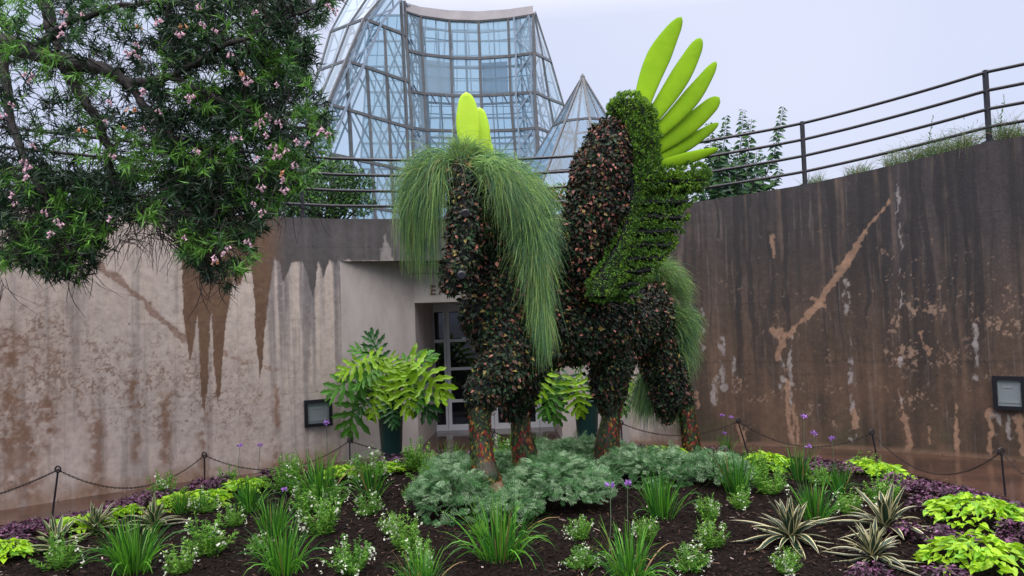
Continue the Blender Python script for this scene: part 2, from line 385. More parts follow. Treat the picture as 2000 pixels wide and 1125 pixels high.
    # pale tooth over the lintel
    tooth = sstep(2, -1, np.abs(px-756)-np.maximum(0, (py-455)*.25)+3*(sp_-.5))*(py > 455)*(py < 512)
    col_ = mixc(col_, C(.27, .25, .24), tooth)
    # right half: dark weathered concrete
    right = sstep(1232, 1330, px+50*(n2-.5)+60*sstep(640, 760, 1400-py)*0)*1.0
    lowlight = (1-sstep(1260, 1345, px+40*(n2-.5)))*sstep(640, 700, py)
    right = np.where(px > 1200, np.maximum(sstep(1200, 1235, px), right)*(1-lowlight), 0)
    g = sstep(380, 760, py)
    rc = C(.040, .033, .034)*(1-g[:, None])+C(.082, .050, .031)*g[:, None]
    rc = rc*(.45+1.1*n1[:, None])*(.45+1.1*st[:, None])*(.75+.5*n3[:, None])
    rc = mixc(rc, C(.17, .13, .105), sstep(.56, .72, st)*.6*sstep(1400, 1330, px))
    rc = mixc(rc, C(.16, .13, .12), sstep(.66, .8, st2)*.55)
    rc = mixc(rc, C(.018, .016, .018), sstep(.54, .76, fbm(s*6+2*fbm(s*2, z, 94), z*.30, 31)*.75+.25*n1)*.8*sstep(900, 600, py)); rc = mixc(rc, C(.014, .012, .014), sstep(.54, .66, fbm(s*8+1.5*fbm(s*3, z*2, 97), z*.20, 98))*.75*sstep(860, 560, py)); rc = mixc(rc, C(.15, .105, .075), sstep(.58, .78, fbm(s*11, z*.25, 37)*.8+.2*n2)*.55)
    reg = np.exp(-((px-1880)/130)**2-((py-640)/80)**2)+.8*np.exp(-((px-1660)/250)**2-((py-760)/70)**2)+.5*np.exp(-((px-1700)/350)**2-((py-600)/160)**2)
    rg = np.clip(reg, 0, 1); mo = sstep(.68-.12*rg, .72-.11*rg, .35*n3+.3*sp_+.35*fbm(s*5, z*5, 33))*sstep(.4, .6, fbm(s*1.5, z*2.5, 36)+.12*rg)
    rc = mixc(rc, C(.30, .20, .14), mo*.8*np.clip(reg*2, 0, 1))
    rc = mixc(rc, C(.14, .078, .045), sstep(.45, .75, n1)*sstep(690, 860, py)*.6)
    rc = mixc(rc, C(.05, .045, .02), sstep(.5, .7, fbm(s*2, z*2, 35))*sstep(.9, .2, z)*.6)
    rc = rc*(1-.25*np.exp(-((py-(708-.005*(px-1400)))/2.5)**2)[:, None])
    col_ = mixc(col_, rc, right)
    tan = C(.34, .205, .13)
    for pts, wd in [([(1738, 392), (1700, 440), (1683, 462)], 3), ([(1690, 455), (1668, 495), (1650, 515)], 9), ([(1655, 510), (1625, 555), (1600, 592)], 10), ([(1605, 585), (1570, 625), (1538, 655)], 7),
                    ([(1585, 580), (1612, 598)], 5), ([(1512, 645), (1530, 660), (1520, 700)], 9), ([(1505, 462), (1510, 500)], 5), ([(1538, 745), (1545, 870)], 6), ([(1552, 790), (1560, 865)], 4),
                    ([(1665, 800), (1668, 835)], 6), ([(1765, 815), (1775, 872)], 11), ([(1757, 760), (1762, 815)], 3), ([(1814, 830), (1820, 865)], 4), ([(1868, 840), (1872, 885)], 6), ([(1868, 790), (1866, 850)], 3),
                    ([(1930, 800), (1936, 885)], 5), ([(1800, 650), (1812, 690)], 7), ([(1360, 770), (1365, 800)], 4), ([(1440, 830), (1450, 868)], 6), ([(1990, 820), (2000, 880)], 12)]:
        col_ = mixc(col_, tan*(.8+.4*n2[:, None]), line(pts, wd)*.85*(px > 1235))
    whi = C(.36, .33, .32)
    for pts, wd in [([(1652, 530), (1655, 620), (1662, 700), (1665, 860)], 6), ([(1528, 690), (1532, 780)], 5), ([(1545, 660), (1548, 870)], 3), ([(1410, 660), (1415, 760)], 9), ([(1390, 700), (1400, 790)], 8), ([(1430, 700), (1440, 760)], 9),
                    ([(1905, 640), (1908, 740)], 6), ([(1945, 802), (1948, 845)], 9), ([(1972, 802), (1975, 852)], 12), ([(1757, 700), (1760, 790)], 4), ([(1370, 600), (1372, 690)], 3), ([(1755, 360), (1760, 600)], 2)]:
        col_ = mixc(col_, whi*(.8+.4*n2[:, None]), line(pts, wd)*.75*sstep(.42, .58, fbm(s*14, z*7, 41))*(px > 1235))
    # dark wet strip and orange scum at the right foot
    col_ = mixc(col_, C(.20, .12, .075), sstep(.10, .03, z)*(px > 1200)*.7)
    # form lines, tie holes, faint joints
    for zl in (1.22, 2.44, 3.66): col_ = col_*(1-.22*np.exp(-((z-zl-.004*np.sin(s*3))/.009)**2)*sstep(.3, .5, fbm(s*2, z*0+zl, 99)))[:, None]
    hx = (s/.95) % 1-.5; hz = ((z-.62)/1.22) % 1-.5; col_ = col_*(1-.6*sstep(.019, .012, np.hypot(hx*.95, hz*1.22)))[:, None]
    col_ = col_*(1-.20*np.exp(-(((s/2.44) % 1-.5)*2.44/.008)**2))[:, None]
    col_ = mixc(col_, C(.26, .135, .065), sstep(.42, .0, z)*sstep(.48, .62, fbm(s*1.7, z*.6, 101))*.6*(px < 1235))
    return np.clip(col_, .008, .9)

thL, thR = TH[-100]+.42, TH[2100]-.42
ths = np.concatenate([np.linspace(thL, TH[-100], 60)[:-1], np.linspace(TH[-100], TH[2100], 1250), np.linspace(TH[2100], thR, 60)[1:]])
nz_ = 290
def wall_patch(b, cols, sel, z0, z1, nzz):
    q = arc(sel); zt = z1(sel) if callable(z1) else np.full(len(sel), z1)
    t = np.linspace(0, 1, nzz)
    Z = z0+(zt[:, None]-z0)*t[None]
    V = np.stack([np.repeat(q[:, 0:1], nzz, 1), np.repeat(q[:, 1:2], nzz, 1), Z], -1).reshape(-1, 3)
    px, py = proj(V); s = np.repeat(-sel*CR, nzz)
    cols.append(wall_color(px, py, s, V[:, 2]))
    i = np.arange(len(sel)*nzz).reshape(len(sel), nzz)
    b.add(V, np.stack([i[:-1, :-1], i[1:, :-1], i[1:, 1:], i[:-1, 1:]], -1).reshape(-1, 4))
ZS = 3.42           # underside of the band over the entrance niche
b = MB(); cols = []
left = ths[ths > TH[668]]; mid = ths[(ths <= TH[668]+.002) & (ths >= TH[1222]-.002)]; right = ths[ths < TH[1222]]
left = np.append(left, TH[668]); mid = np.concatenate([[TH[668]], mid[1:-1], [TH[1222]]]); right = np.insert(right, 0, TH[1222])
wall_patch(b, cols, left, -.05, ztop, nz_); wall_patch(b, cols, right, -.05, ztop, nz_); wall_patch(b, cols, mid, ZS, ztop, 60)
# thickness: top, back and soffit
for sel, z0 in ((left[::6], -.05), (right[::6], -.05), (mid[::2], ZS)):
    q0, q1, zt = arc(sel), arc(sel, .32), ztop(sel); n = len(sel)
    V = np.concatenate([np.c_[q0, zt], np.c_[q1, zt], np.c_[q1, np.full(n, z0)]])
    i = np.arange(n-1)
    b.add(V, np.concatenate([np.stack([i, i+1, n+i+1, n+i], 1), np.stack([n+i, n+i+1, 2*n+i+1, 2*n+i], 1)]))
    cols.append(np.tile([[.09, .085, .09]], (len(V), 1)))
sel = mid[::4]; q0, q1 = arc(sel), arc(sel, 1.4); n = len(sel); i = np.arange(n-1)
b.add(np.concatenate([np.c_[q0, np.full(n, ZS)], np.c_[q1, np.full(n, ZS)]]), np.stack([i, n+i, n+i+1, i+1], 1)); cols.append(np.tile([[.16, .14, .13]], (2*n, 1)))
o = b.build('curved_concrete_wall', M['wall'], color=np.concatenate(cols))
tag(o, 'tall curved retaining wall of weathered concrete streaked with rust and dark water stains', 'wall')
# terrace above
b = MB(); M['turf'] = mat('terrace_grass', (.05, .075, .025), .8, noise=(6, (.03, .05, .015), .4, .6), bump=.6)
n = 80; sel = np.linspace(thL, thR, n); q0 = arc(sel, .3); zt = ztop(sel)-.06
dirs = unit(q0-np.array([CX, CY]))
q1 = q0+dirs*60; q2 = q0+dirs*600
i = np.arange(n-1)
b.add(np.concatenate([np.c_[q0, zt], np.c_[q1, np.full(n, 4.1)], np.c_[q2, np.full(n, 3.0)]]), np.concatenate([np.stack([i, i+1, n+i+1, n+i], 1), np.stack([n+i, n+i+1, 2*n+i+1, 2*n+i], 1)]))
tag(b.build('terrace_ground', M['turf']), 'grassy upper terrace behind the wall', None, None, 'structure')

# ------------------------------------------------------------------ entrance niche
fa = arc(np.array([TH[668]]))[0]; fb = PZ(818, 877, 0)[:2]; fc = PZ(1099, 860, 0)[:2]; fd = arc(np.array([TH[1222]]))[0]
DOORH = 2.68; YD = 16.55
root = empty('entrance_facade', (float((fb[0]+fc[0])/2), float(fb[1]), 0), 'pale grey concrete entrance recess with an open doorway under the curved wall band', 'facade')
ro = np.array(root.location)
b = MB()
def quadwall(b, p, q, z0, z1, n=6):
    b.add([[*p, z0], [*q, z0], [*q, z1], [*p, z1]], [[0, 1, 2, 3]])
quadwall(b, fa, fb, -.02, ZS+.02); quadwall(b, fc, fd, -.02, ZS+.02); quadwall(b, fb, fc, DOORH, ZS+.02)
bi = np.array([fb[0]+.12, YD+.1]); ci = np.array([fc[0]-.06, YD+.1])
quadwall(b, fb, bi, -.02, DOORH); quadwall(b, ci, fc, -.02, DOORH)
b.add([[*fb, DOORH], [*bi, DOORH], [*ci, DOORH], [*fc, DOORH]], [[0, 1, 2, 3]])
b.build('concrete_face', M['facade'], root, ro)
# shallow joint lines and sunk box on the facade
b = MB(); dv = unit(np.r_[fc-fb, 0]); nv = np.array([dv[1], -dv[0], 0])
def onface(px, py):
    d = PZ(px, py, 0)-CAM; d = unit(d); t = np.dot(np.r_[fb, 0]-CAM, nv)/np.dot(d, nv); return CAM+d*t
p0, p1 = onface(800, 519), onface(800, 535); W = np.linalg.norm(onface(876, 519)-p0)
for a_, b_ in ((p0, p0+dv*W), (p1, p1+dv*W), (p0, p1), (p0+dv*W, p1+dv*W)): b.bar(a_+nv*.004, b_+nv*.004, .02, .02)
b.build('sign_box_outline', M['soffit'], root, ro)
# letters
cu = bpy.data.curves.new('letters', 'FONT'); cu.body = 'EX'; cu.size = .235; cu.extrude = .012; cu.space_character = 1.25
lo = bpy.data.objects.new('letters_tmp', cu); col.objects.link(lo)
dg = bpy.context.evaluated_depsgraph_get(); me = bpy.data.meshes.new_from_object(lo.evaluated_get(dg)); bpy.data.objects.remove(lo)
V = np.array([v.co for v in me.vertices]); 
ob_ = MB(); p0 = onface(840, 575)+nv*.012
V3 = p0+V[:, 0:1]*dv+V[:, 1:2]*np.array([0, 0, 1.])+V[:, 2:3]*nv
for f in me.polygons: ob_.add(V3[list(f.vertices)], [list(range(len(f.vertices)))])
# serifs
for x0, z0_, l_ in ((.0, .0, .06), (.0, .165, .06)): ob_.box(p0+dv*(x0+.03)+np.array([0, 0, z0_+.004]), (.035, .012, .006), 0, np.array([dv, nv, [0, 0, 1.]]))
ob_.build('lettering', M['letters'], root, ro)
# inner room
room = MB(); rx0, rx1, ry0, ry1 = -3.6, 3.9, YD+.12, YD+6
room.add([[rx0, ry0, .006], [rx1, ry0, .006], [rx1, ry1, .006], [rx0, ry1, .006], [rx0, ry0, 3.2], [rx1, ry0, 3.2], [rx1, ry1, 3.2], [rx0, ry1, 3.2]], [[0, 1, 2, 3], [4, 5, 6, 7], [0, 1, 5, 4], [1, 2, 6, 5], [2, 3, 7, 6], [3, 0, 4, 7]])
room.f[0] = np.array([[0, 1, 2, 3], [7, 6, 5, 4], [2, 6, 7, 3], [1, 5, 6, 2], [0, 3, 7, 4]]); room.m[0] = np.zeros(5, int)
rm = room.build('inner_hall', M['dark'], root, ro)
# doors
dr = empty('glass_entrance_doors', (float(P(960, 838, YD)[0]), YD, 0), 'grey framed glass double doors with side panes deep in the entrance recess', 'door')
do = np.array(dr.location)
def dx(px): return float(P(px, 700, YD)[0])
X0, X1, X2, X3, X4 = dx(846), dx(872), dx(962), dx(1050), dx(1084)
zt_ = 2.6
def leaf_frame(b, xa, xb, ww, bars, y):
    b.box(((xa+ww/2), y, zt_/2), (ww/2, .03, zt_/2)); b.box((xb-ww/2, y, zt_/2), (ww/2, .03, zt_/2))
    for z, hh in bars: b.box(((xa+xb)/2, y+.004, z), ((xb-xa)/2-ww, .022, hh))
bars = [(.06, .06), (.62, .03), (1.30, .03), (1.90, .03), (2.56, .04)]
for nm, xa, xb, ww in (('side_pane', X0, X1, .045), ('door_leaf', X1+.01, X2-.004, .075), ('door_leaf', X2+.004, X3-.01, .075), ('side_pane', X3, X4, .045)):
    b = MB(); leaf_frame(b, xa, xb, ww, bars, YD); lf = b.build(nm, M['doorframe'], dr, do)
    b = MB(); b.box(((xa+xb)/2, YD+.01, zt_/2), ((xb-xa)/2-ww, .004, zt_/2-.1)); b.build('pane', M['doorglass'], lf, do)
    if nm == 'door_leaf':
        b = MB(); hx = xb-.04 if xb < X2+.01 else xa+.04
        b.tube([(hx, YD-.05, .9), (hx, YD-.09, .95), (hx, YD-.09, 1.15), (hx, YD-.05, 1.2)], .012, 0, 6); b.build('handle', M['black'], lf, do)
b = MB(); b.box(((X0+X4)/2, YD+.05, DOORH-.03), ((X4-X0)/2+.05, .05, .05)); b.box((X0-.05, YD+.05, zt_/2), (.05, .05, zt_/2)); b.box((X4+.05, YD+.05, zt_/2), (.05, .05, zt_/2)); b.build('door_frame', M['doorframe'], dr, do)
b = MB(); b.box(((fb[0]+fc[0])/2, YD+.105, 2.0), ((fc[0]-fb[0])/2-.0, .002, .68))
# ------------------------------------------------------------------ leaf templates
LEAF = ([[0, 0, 0], [.32, .3, .06], [0, .35, -.02], [-.32, .3, .06], [.26, .68, .04], [0, .7, -.04], [-.26, .68, .04], [0, 1, -.12]],
        [[0, 1, 2, 2], [0, 2, 3, 3]])
LEAFV = np.array([[0, 0, 0], [.34, .38, .07], [0, .45, -.02], [-.34, .38, .07], [0, 1, -.1]]); LEAFF = np.array([[0, 1, 2], [0, 2, 3], [1, 4, 2], [2, 4, 3]])
SLIM = np.array([[0, 0, 0], [.5, .45, 0], [0, 1, -.1], [-.5, .45, 0]]); SLIMF = np.array([[0, 1, 2, 3]])
HEARTV = np.array([[0, 0, 0], [.28, -.16, .04], [.52, .12, .10], [.40, .5, .05], [0, 1, -.12], [-.40, .5, .05], [-.52, .12, .10], [-.28, -.16, .04], [0, .4, -.04]])
HEARTF = np.array([[0, 1, 8], [1, 2, 8], [2, 3, 8], [3, 4, 8], [4, 5, 8], [5, 6, 8], [6, 7, 8], [7, 0, 8]])
def rdir(n): return unit(rng.normal(size=(n, 3)))

# red plant behind the doors
M['cordy'] = leafmat('copper_red_leaf', (.45, .09, .05), .4, .4, .2)
b = MB(); c0 = P(905, 712, 17.6); N = 160
b.inst(LEAFV, LEAFF, c0+rng.normal(0, 1, (N, 3))*[.28, .1, .05], rdir(N)*[1, 1, .5]+[0, -.2, .5], rdir(N), rng.uniform(.12, .22, N), 0, rng.uniform(.08, .14, N))
b.tube([[c0[0], c0[1], .0], [c0[0], c0[1], c0[2]]], .03, 0, 6)
o = b.build('red_indoor_plant', M['cordy'], None, (c0[0], c0[1], 0)); tag(o, 'copper red leafy plant standing indoors behind the glass doors', 'plant')

# ------------------------------------------------------------------ wall lights
def wall_light(px0, px1, py0, py1, label):
    e0, e1 = arc(np.array([th_of_px(px0), th_of_px(px1)])); chord = float(np.linalg.norm(e1-e0))
    pc = (px0+px1)/2; th = th_of_px(pc); q = arc(np.array([th]))[0]
    nrm = unit(np.array([CX-q[0], CY-q[1], 0])); tan = np.array([-nrm[1], nrm[0], 0])
    if tan[0] < 0: tan = -tan
    d = P(pc, (py0+py1)/2, q[1]); z = d[2]; c = np.array([q[0], q[1], z])
    wdt = chord*.95; hgt = (py1-py0)/FPX*q[1]
    root = empty('wall_light', (q[0], q[1], z-hgt/2), label, 'wall light', 'square lights set in the curved wall'); ro = np.array(root.location)
    A = np.array([tan, nrm, [0, 0, 1]]); b = MB(); fw = .055
    for sx_, sz_, hx, hz in ((0, 1, wdt/2, fw/2), (0, -1, wdt/2, fw/2), (1, 0, fw/2, hgt/2-fw), (-1, 0, fw/2, hgt/2-fw)):
        b.box(c+tan*sx_*(wdt/2-fw/2)+np.array([0, 0, sz_*(hgt/2-fw/2)])+nrm*.03, (hx, .045, hz), 0, A)
    b.build('frame', M['black'], root, ro)
    b = MB(); b.box(c+nrm*.022, (wdt/2-fw, .012, hgt/2-fw), 0, A); b.build('lens', M['lampglass'], root, ro)
    b = MB()
    b.box(c+nrm*.037+np.array([0, 0, -hgt*.27]), (wdt*.3, .004, .012), 0, A); b.box(c+nrm*.037+np.array([0, 0, hgt*.17])-tan*wdt*.05, (wdt*.14, .004, .012), 0, A)
    b.box(c+nrm*.037+tan*wdt*.31, (.006, .003, hgt*.3), 0, A); b.box(c+nrm*.037-tan*wdt*.33, (.006, .003, hgt*.3), 0, A)
    b.build('reflector', M['lampref'], root, ro)
wall_light(590, 645, 780, 832, 'black framed square wall light beside the left potted plant on the pale wall')
wall_light(1931, 1998, 735, 800, 'black framed square wall light on the dark brown wall above white runs')

# ------------------------------------------------------------------ railing
rail_root = empty('guard_railing', (0, float(CY+CR), 4.2), 'dark four-bar metal guard railing curving along the top of the wall', 'railing'); ro = np.array(rail_root.location)
hs = [.24, .51, .79, 1.07]
sel = np.linspace(TH[-100]+.3, TH[2100]-.3, 140); q = arc(sel, .12)
for h in hs:
    b = MB(); b.tube(np.c_[q, ztop(sel)+h], .026, 0, 8); b.build('rail', M['blacksteel'], rail_root, ro, smooth=True)
dth = (TH[1585]-TH[1950]); th = TH[1585]; pts_ = [TH[1950]]
step = (TH[600]-TH[1585])/3
posts = [TH[1950], TH[1950]-step*.9, TH[1585]]+[TH[1585]+step*k for k in (1, 2, 3, 4, 5)]
for t in posts:
    qq = arc(np.array([t]), .12)[0]; zt = float(ztop(t)); b = MB()
    b.box((qq[0], qq[1], zt+.53), (.03, .03, .57)); b.box((qq[0], qq[1], zt+.01), (.07, .07, .012)); b.build('post', M['blacksteel'], rail_root, ro)

# ------------------------------------------------------------------ conservatory
def facet_strip(mb_frame, mb_glass, mb_truss, grid, wbar=.11, truss=True, inward=(0, 1, 0), tw=.07, tdepth=1.1, xrow=1):
    """grid[r][c] of world points; frame bars along rows and columns, panes between"""
    g = np.asarray(grid); nr, nc = g.shape[:2]; inw = np.asarray(inward, float)
    for r in range(nr):
        for c in range(nc):
            if c < nc-1: mb_frame.bar(g[r, c], g[r, c+1], wbar, wbar)
            if r < nr-1: mb_frame.bar(g[r, c], g[r+1, c], wbar*.9, wbar*.9)
            if r < nr-1 and c < nc-1:
                for f_ in (.5,): mb_truss.bar(g[r, c]*(1-f_)+g[r, c+1]*f_+inw*.3, g[r+1, c]*(1-f_)+g[r+1, c+1]*f_+inw*.3, .05, .05); mb_truss.bar(g[r, c]*(1-f_)+g[r+1, c]*f_+inw*.3, g[r, c+1]*(1-f_)+g[r+1, c+1]*f_+inw*.3, .05, .05)
                q = np.array([g[r, c], g[r, c+1], g[r+1, c+1], g[r+1, c]]); cc = q.mean(0); q = cc+(q-cc)*.97
                mb_glass.add(q, [[0, 1, 2, 3]])
    if not truss: return
    for c in range(nc):
        for r in range(nr-1):
            a, b_ = g[r, c]+inw*.25, g[r+1, c]+inw*.25; a2, b2 = g[r, c]+inw*(.25+tdepth), g[r+1, c]+inw*(.25+tdepth)
            mb_truss.bar(a2, b2, tw, tw); mb_truss.bar(a, b_, tw, tw)
            m1 = (a+b_)/2; mb_truss.bar(a, (a2+b2)/2, tw*.7, tw*.7); mb_truss.bar((a2+b2)/2, b_, tw*.7, tw*.7)
            if c < nc-1:
                c2, d2 = g[r, c+1]+inw*(.25+tdepth), g[r+1, c+1]+inw*(.25+tdepth)
                mb_truss.bar(a2, c2, tw, tw)
                mb_truss.bar((a2+c2)/2, (b2+d2)/2, tw*.8, tw*.8)
                if r >= xrow: mb_truss.bar(a2, d2, tw*.6, tw*.6); mb_truss.bar(c2, b2, tw*.6, tw*.6)
cons = empty('glass_conservatory', (float(P(900, 500, 41)[0]), 41, 4.1), 'tall glass conservatory with a concave steel framed front and pale parapet beyond the railing', 'conservatory')
co = np.array(cons.location)
fr, gl, tr = MB(), MB(), MB()
# concave front; columns given at four heights, rows from the parapet down
colx = {25: [793, 821, 877, 934, 992, 1041], 185: [800, 829, 883, 939, 997, 1045], 254: [804, 833, 887, 944, 1003, 1048]}
rowsy = [[22, 31, 39, 41, 36, 28], [99, 106, 113, 114, 110, 104], [178, 183, 187, 187, 184, 180], [250, 254, 256, 256, 254, 250], [322, 324, 325, 325, 324, 322], [395]*6, [470]*6, [545]*6]
Yc = np.array([40, 40.5, 41.0, 41.0, 40.7, 40.0])
grid = []
for ry in rowsy:
    row = []
    for c in range(6):
        x = np.interp(ry[c], [25, 185, 254, 600], [colx[25][c], colx[185][c], colx[254][c], colx[254][c]+(colx[254][c]-colx[185][c])*4.6])
        row.append(P(x, ry[c], Yc[c]))
    grid.append(row)
gfront = np.array(grid); facet_strip(fr, gl, tr, grid, .14, inward=(0, 1, 0), tw=.10, tdepth=1.4, xrow=3)
# right side
gr = [[P(1041, 28, 40), P(1043, 26, 43), P(1045, 24, 46)], [P(1045, 104, 40), P(1060, 112, 43), P(1076, 120, 46)], [P(1045, 180, 40), P(1072, 193, 43), P(1100, 204, 46)],
      [P(1050, 250, 40), P(1085, 262, 43), P(1124, 275, 46)], [P(1054, 322, 40), P(1098, 332, 43), P(1146, 345, 46)], [P(1058, 395, 40), P(1111, 400, 43), P(1170, 415, 46)], [P(1066, 545, 40), P(1135, 540, 43), P(1215, 540, 46)]]
facet_strip(fr, gl, tr, gr, .13, inward=(-.8, .3, 0), tw=.09, tdepth=1.0)
# left prism front face
A4 = [(759, -20), (711, 37), (676, 118), (640, 203), (604, 292), (568, 380), (500, 545)]
B4 = [(790, 2), (793, 69), (799, 160), (805, 251), (809, 336), (814, 420), (820, 545)]
cutx = lambda y, x0, y0, x1, y1: x0+(y-y0)*(x1-x0)/(y1-y0)
YA = [38.5, 37.7, 36.9, 36, 35.1, 34.2, 32.5]
gl_rows = []
mull = [((783, 0), (797, 305)), ((748, 0), (765, 336)), ((711, 39), (728, 332)), ((677, 121), (687, 330)), ((640, 203), (646, 330)), ((604, 292), (607, 340)), ((568, 380), (569, 420))]
for r in range(len(A4)):
    (ax, ay), (bx, by) = A4[r], B4[r]; row = []
    for (x0, y0), (x1, y1) in [((B4[r]), (B4[r]))]+mull:
        if x0 == x1 and y0 == y1: row.append(P(bx, by, 39.5)); continue
        y = ay+(by-ay)*.5
        for _ in range(5):
            x = cutx(y, x0, y0, x1, y1); t = np.clip((x-ax)/(bx-ax), 0, 1); y = ay+(by-ay)*t
        row.append(P(ax+(bx-ax)*t, y, YA[r]+(39.5-YA[r])*t) if t > 0 else None)
    gl_rows.append(row)
nc = len(gl_rows[0])
for r in range(len(A4)-1):
    a_ = P(*A4[r], YA[r]); a2 = P(*A4[r+1], YA[r+1]); fr.bar(a_, a2, .13, .13)
    for c in range(nc):
        p, q_ = gl_rows[r][c], gl_rows[r+1][c]
        pn, qn = (gl_rows[r][c+1], gl_rows[r+1][c+1]) if c+1 < nc else (None, None)
        if q_ is None: continue
        pa = a_ if p is None else p
        if p is not None or gl_rows[r+1][c] is not None:
            if p is not None: fr.bar(p, q_, .13, .13)
        qq = a2 if qn is None else qn
        if np.linalg.norm(q_-qq) > .1: fr.bar(q_, qq, .14, .14)
        if p is not None:
            pp = a_ if pn is None else pn
            quad = np.array([p, pp, qq, q_]); cc = quad.mean(0); gl.add(cc+(quad-cc)*.97, [[0, 1, 2, 3]])
            if pn is None and qn is not None: gl.add(cc+(np.array([a_, qn, a2, a_])-cc)*.97, [[0, 1, 2]])
            inw = np.array([.35, .95, 0])
            tr.bar(p+inw*1.9, q_+inw*1.9, .11, .11); tr.bar(p+inw*.5, (p+q_)/2+inw*1.9, .06, .06)
            tr.bar(p+inw*1.9, qq+inw*1.9, .07, .07); tr.bar(pp+inw*1.9, q_+inw*1.9, .07, .07)
# narrow return strip joining prism and concave front
gn = [[P(790, 2, 39.5), P(793, 22, 40)], [P(793, 69, 39.5), P(797, 99, 40)], [P(799, 160, 39.5), P(800, 178, 40)], [P(805, 251, 39.5), P(806, 258, 40)], [P(809, 336, 39.5), P(811, 340, 40)], [P(814, 420, 39.5), P(816, 424, 40)]]
# left sloped face
g2 = []
for (ax, ay), ya, (ex, ey) in zip(A4, YA, [(690, -20), (646, 62), (624, 137), (590, 219), (556, 302), (522, 385), (455, 545)]):
    g2.append([P(ax+(ex-ax)*t, ay+(ey-ay)*t, ya+5*t) for t in (0, .45, 1)])
facet_strip(fr, gl, tr, g2, .12, inward=(.6, .5, 0), tw=.1, tdepth=1.0)
# rear walls of the house seen through the glass
gb = []
for y in (30, 80, 130, 180, 230, 280, 330, 390, 545):
    gb.append([P(x+(y-30)*.06*(1 if x > 900 else -1.0), y, 47) for x in (722, 757, 792, 832, 872, 912, 952, 992, 1032)])
facet_strip(tr, gl, tr, gb, .10, truss=False)
fr.build('steel_frame', M['frame'], cons, co); gl.build('glass_panes', M['glass'], cons, co); tr.build('inner_truss', M['truss'], cons, co)
b = MB()
top = [P(x, y, Y) for x, y, Y in zip([793, 821, 877, 934, 992, 1041], [5, 13, 20, 22, 18, 11], Yc-.1)]
for c in range(5):
    a_, b_ = top[c], top[c+1]; a2, b2 = gfront[0, c]-[0, .1, 0], gfront[0, c+1]-[0, .1, 0]; dy = np.array([0, .5, 0])
    b.add([a_, b_, b2, a2, a_+dy, b_+dy, b2+dy, a2+dy], [[0, 1, 2, 3], [4, 5, 6, 7], [0, 1, 5, 4], [3, 2, 6, 7], [0, 3, 7, 4], [1, 2, 6, 5]])
b.build('parapet', M['cap'], cons, co)
# roof vents darkening two bays and opening gear
M['vent'] = glassmat('vent_glass', (.5, .56, .64), (.24, .29, .36), .55)
for c, r in ((1, 1), (3, 1)):
    b = MB()
    q = np.array([gfront[r, c], gfront[r, c+1], gfront[r+1, c+1], gfront[r+1, c]]); cc = q.mean(0); b.add(cc+(q-cc)*.86+[0, .35, 0], [[0, 1, 2, 3]])
    for t in (.25, .75):
        p = gfront[r+1, c]*(1-t)+gfront[r+1, c+1]*t+[0, -.1, 0]
        b.bar(p, p+[.25, .2, -.5], .06, .06)
    b.build('vent_sash', M['vent'], cons, co)
# small glass pyramid
pyr = empty('glass_pyramid', (float(P(1130, 500, 32)[0]), 33, 4.1), 'small pointed glass pyramid house right of the tall conservatory', 'greenhouse'); po = np.array(pyr.location)
ap = P(1138, 149, 33.5); fr, gl, tr = MB(), MB(), MB()
bc = P(1140, 540, 33.5); nb = 8; Rb = 5.3
rings = []
for lv in (0, .25, .52, .80, 1.0):
    c = ap*(1-lv)+bc*lv
    rings.append([c+lv*Rb*np.array([math.sin(a), -math.cos(a), 0]) for a in np.arange(nb)*2*np.pi/nb+.12])
for lv in range(4):
    for k in range(nb):
        a_, b_, c_, d_ = rings[lv][k], rings[lv][(k+1) % nb], rings[lv+1][(k+1) % nb], rings[lv+1][k]
        fr.bar(a_, d_, .09, .09); fr.bar(d_, c_, .09, .09); fr.bar((a_+b_)/2, (c_+d_)/2, .05, .05); tr.bar(a_*.9+np.array([ap[0], ap[1], a_[2]])*.1, c_*.9+np.array([bc[0], bc[1], c_[2]])*.1, .06, .06)
        if lv: gl.add(np.array([a_, b_, c_, d_]), [[0, 1, 2, 3]])
        else: gl.add(np.array([a_, c_, d_]), [[0, 1, 2]])
        if k % 3 == 0: tr.bar(a_*.93+bc*.07, d_*.93+bc*.07, .1, .1)
fr.build('steel_frame', M['frame'], pyr, po); gl.build('glass_panes', M['pyrglass'], pyr, po); tr.build('inner_post', M['truss'], pyr, po)
b = MB(); b.tube([ap-[0, 0, .3], ap+[0, 0, .0], ap+[0, 0, .12]], [.16, .10, .02], 0, 8); b.build('finial', M['frame'], pyr, po)


# ================================================================== winged horse topiary
def scatter(me_obj, n):
    """n random points and normals on a mesh object, by area"""
    me = me_obj.data; me.calc_loop_triangles(); nt_ = len(me.loop_triangles)
    V = np.empty(len(me.vertices)*3); me.vertices.foreach_get('co', V); V = V.reshape(-1, 3)
    T = np.empty(nt_*3, int); me.loop_triangles.foreach_get('vertices', T); T = T.reshape(-1, 3)
    a, b_, c = V[T[:, 0]], V[T[:, 1]], V[T[:, 2]]; cr_ = np.cross(b_-a, c-a); ar = np.linalg.norm(cr_, axis=1)
    k = rng.choice(nt_, n, p=ar/ar.sum()); u, v = rng.uniform(size=(2, n)); f = u+v > 1; u[f] = 1-u[f]; v[f] = 1-v[f]
    return a[k]+u[:, None]*(b_-a)[k]+v[:, None]*(c-a)[k], unit(cr_[k])
_ph = np.pi*(3-math.sqrt(5)); _k = np.arange(60)
SPH = None
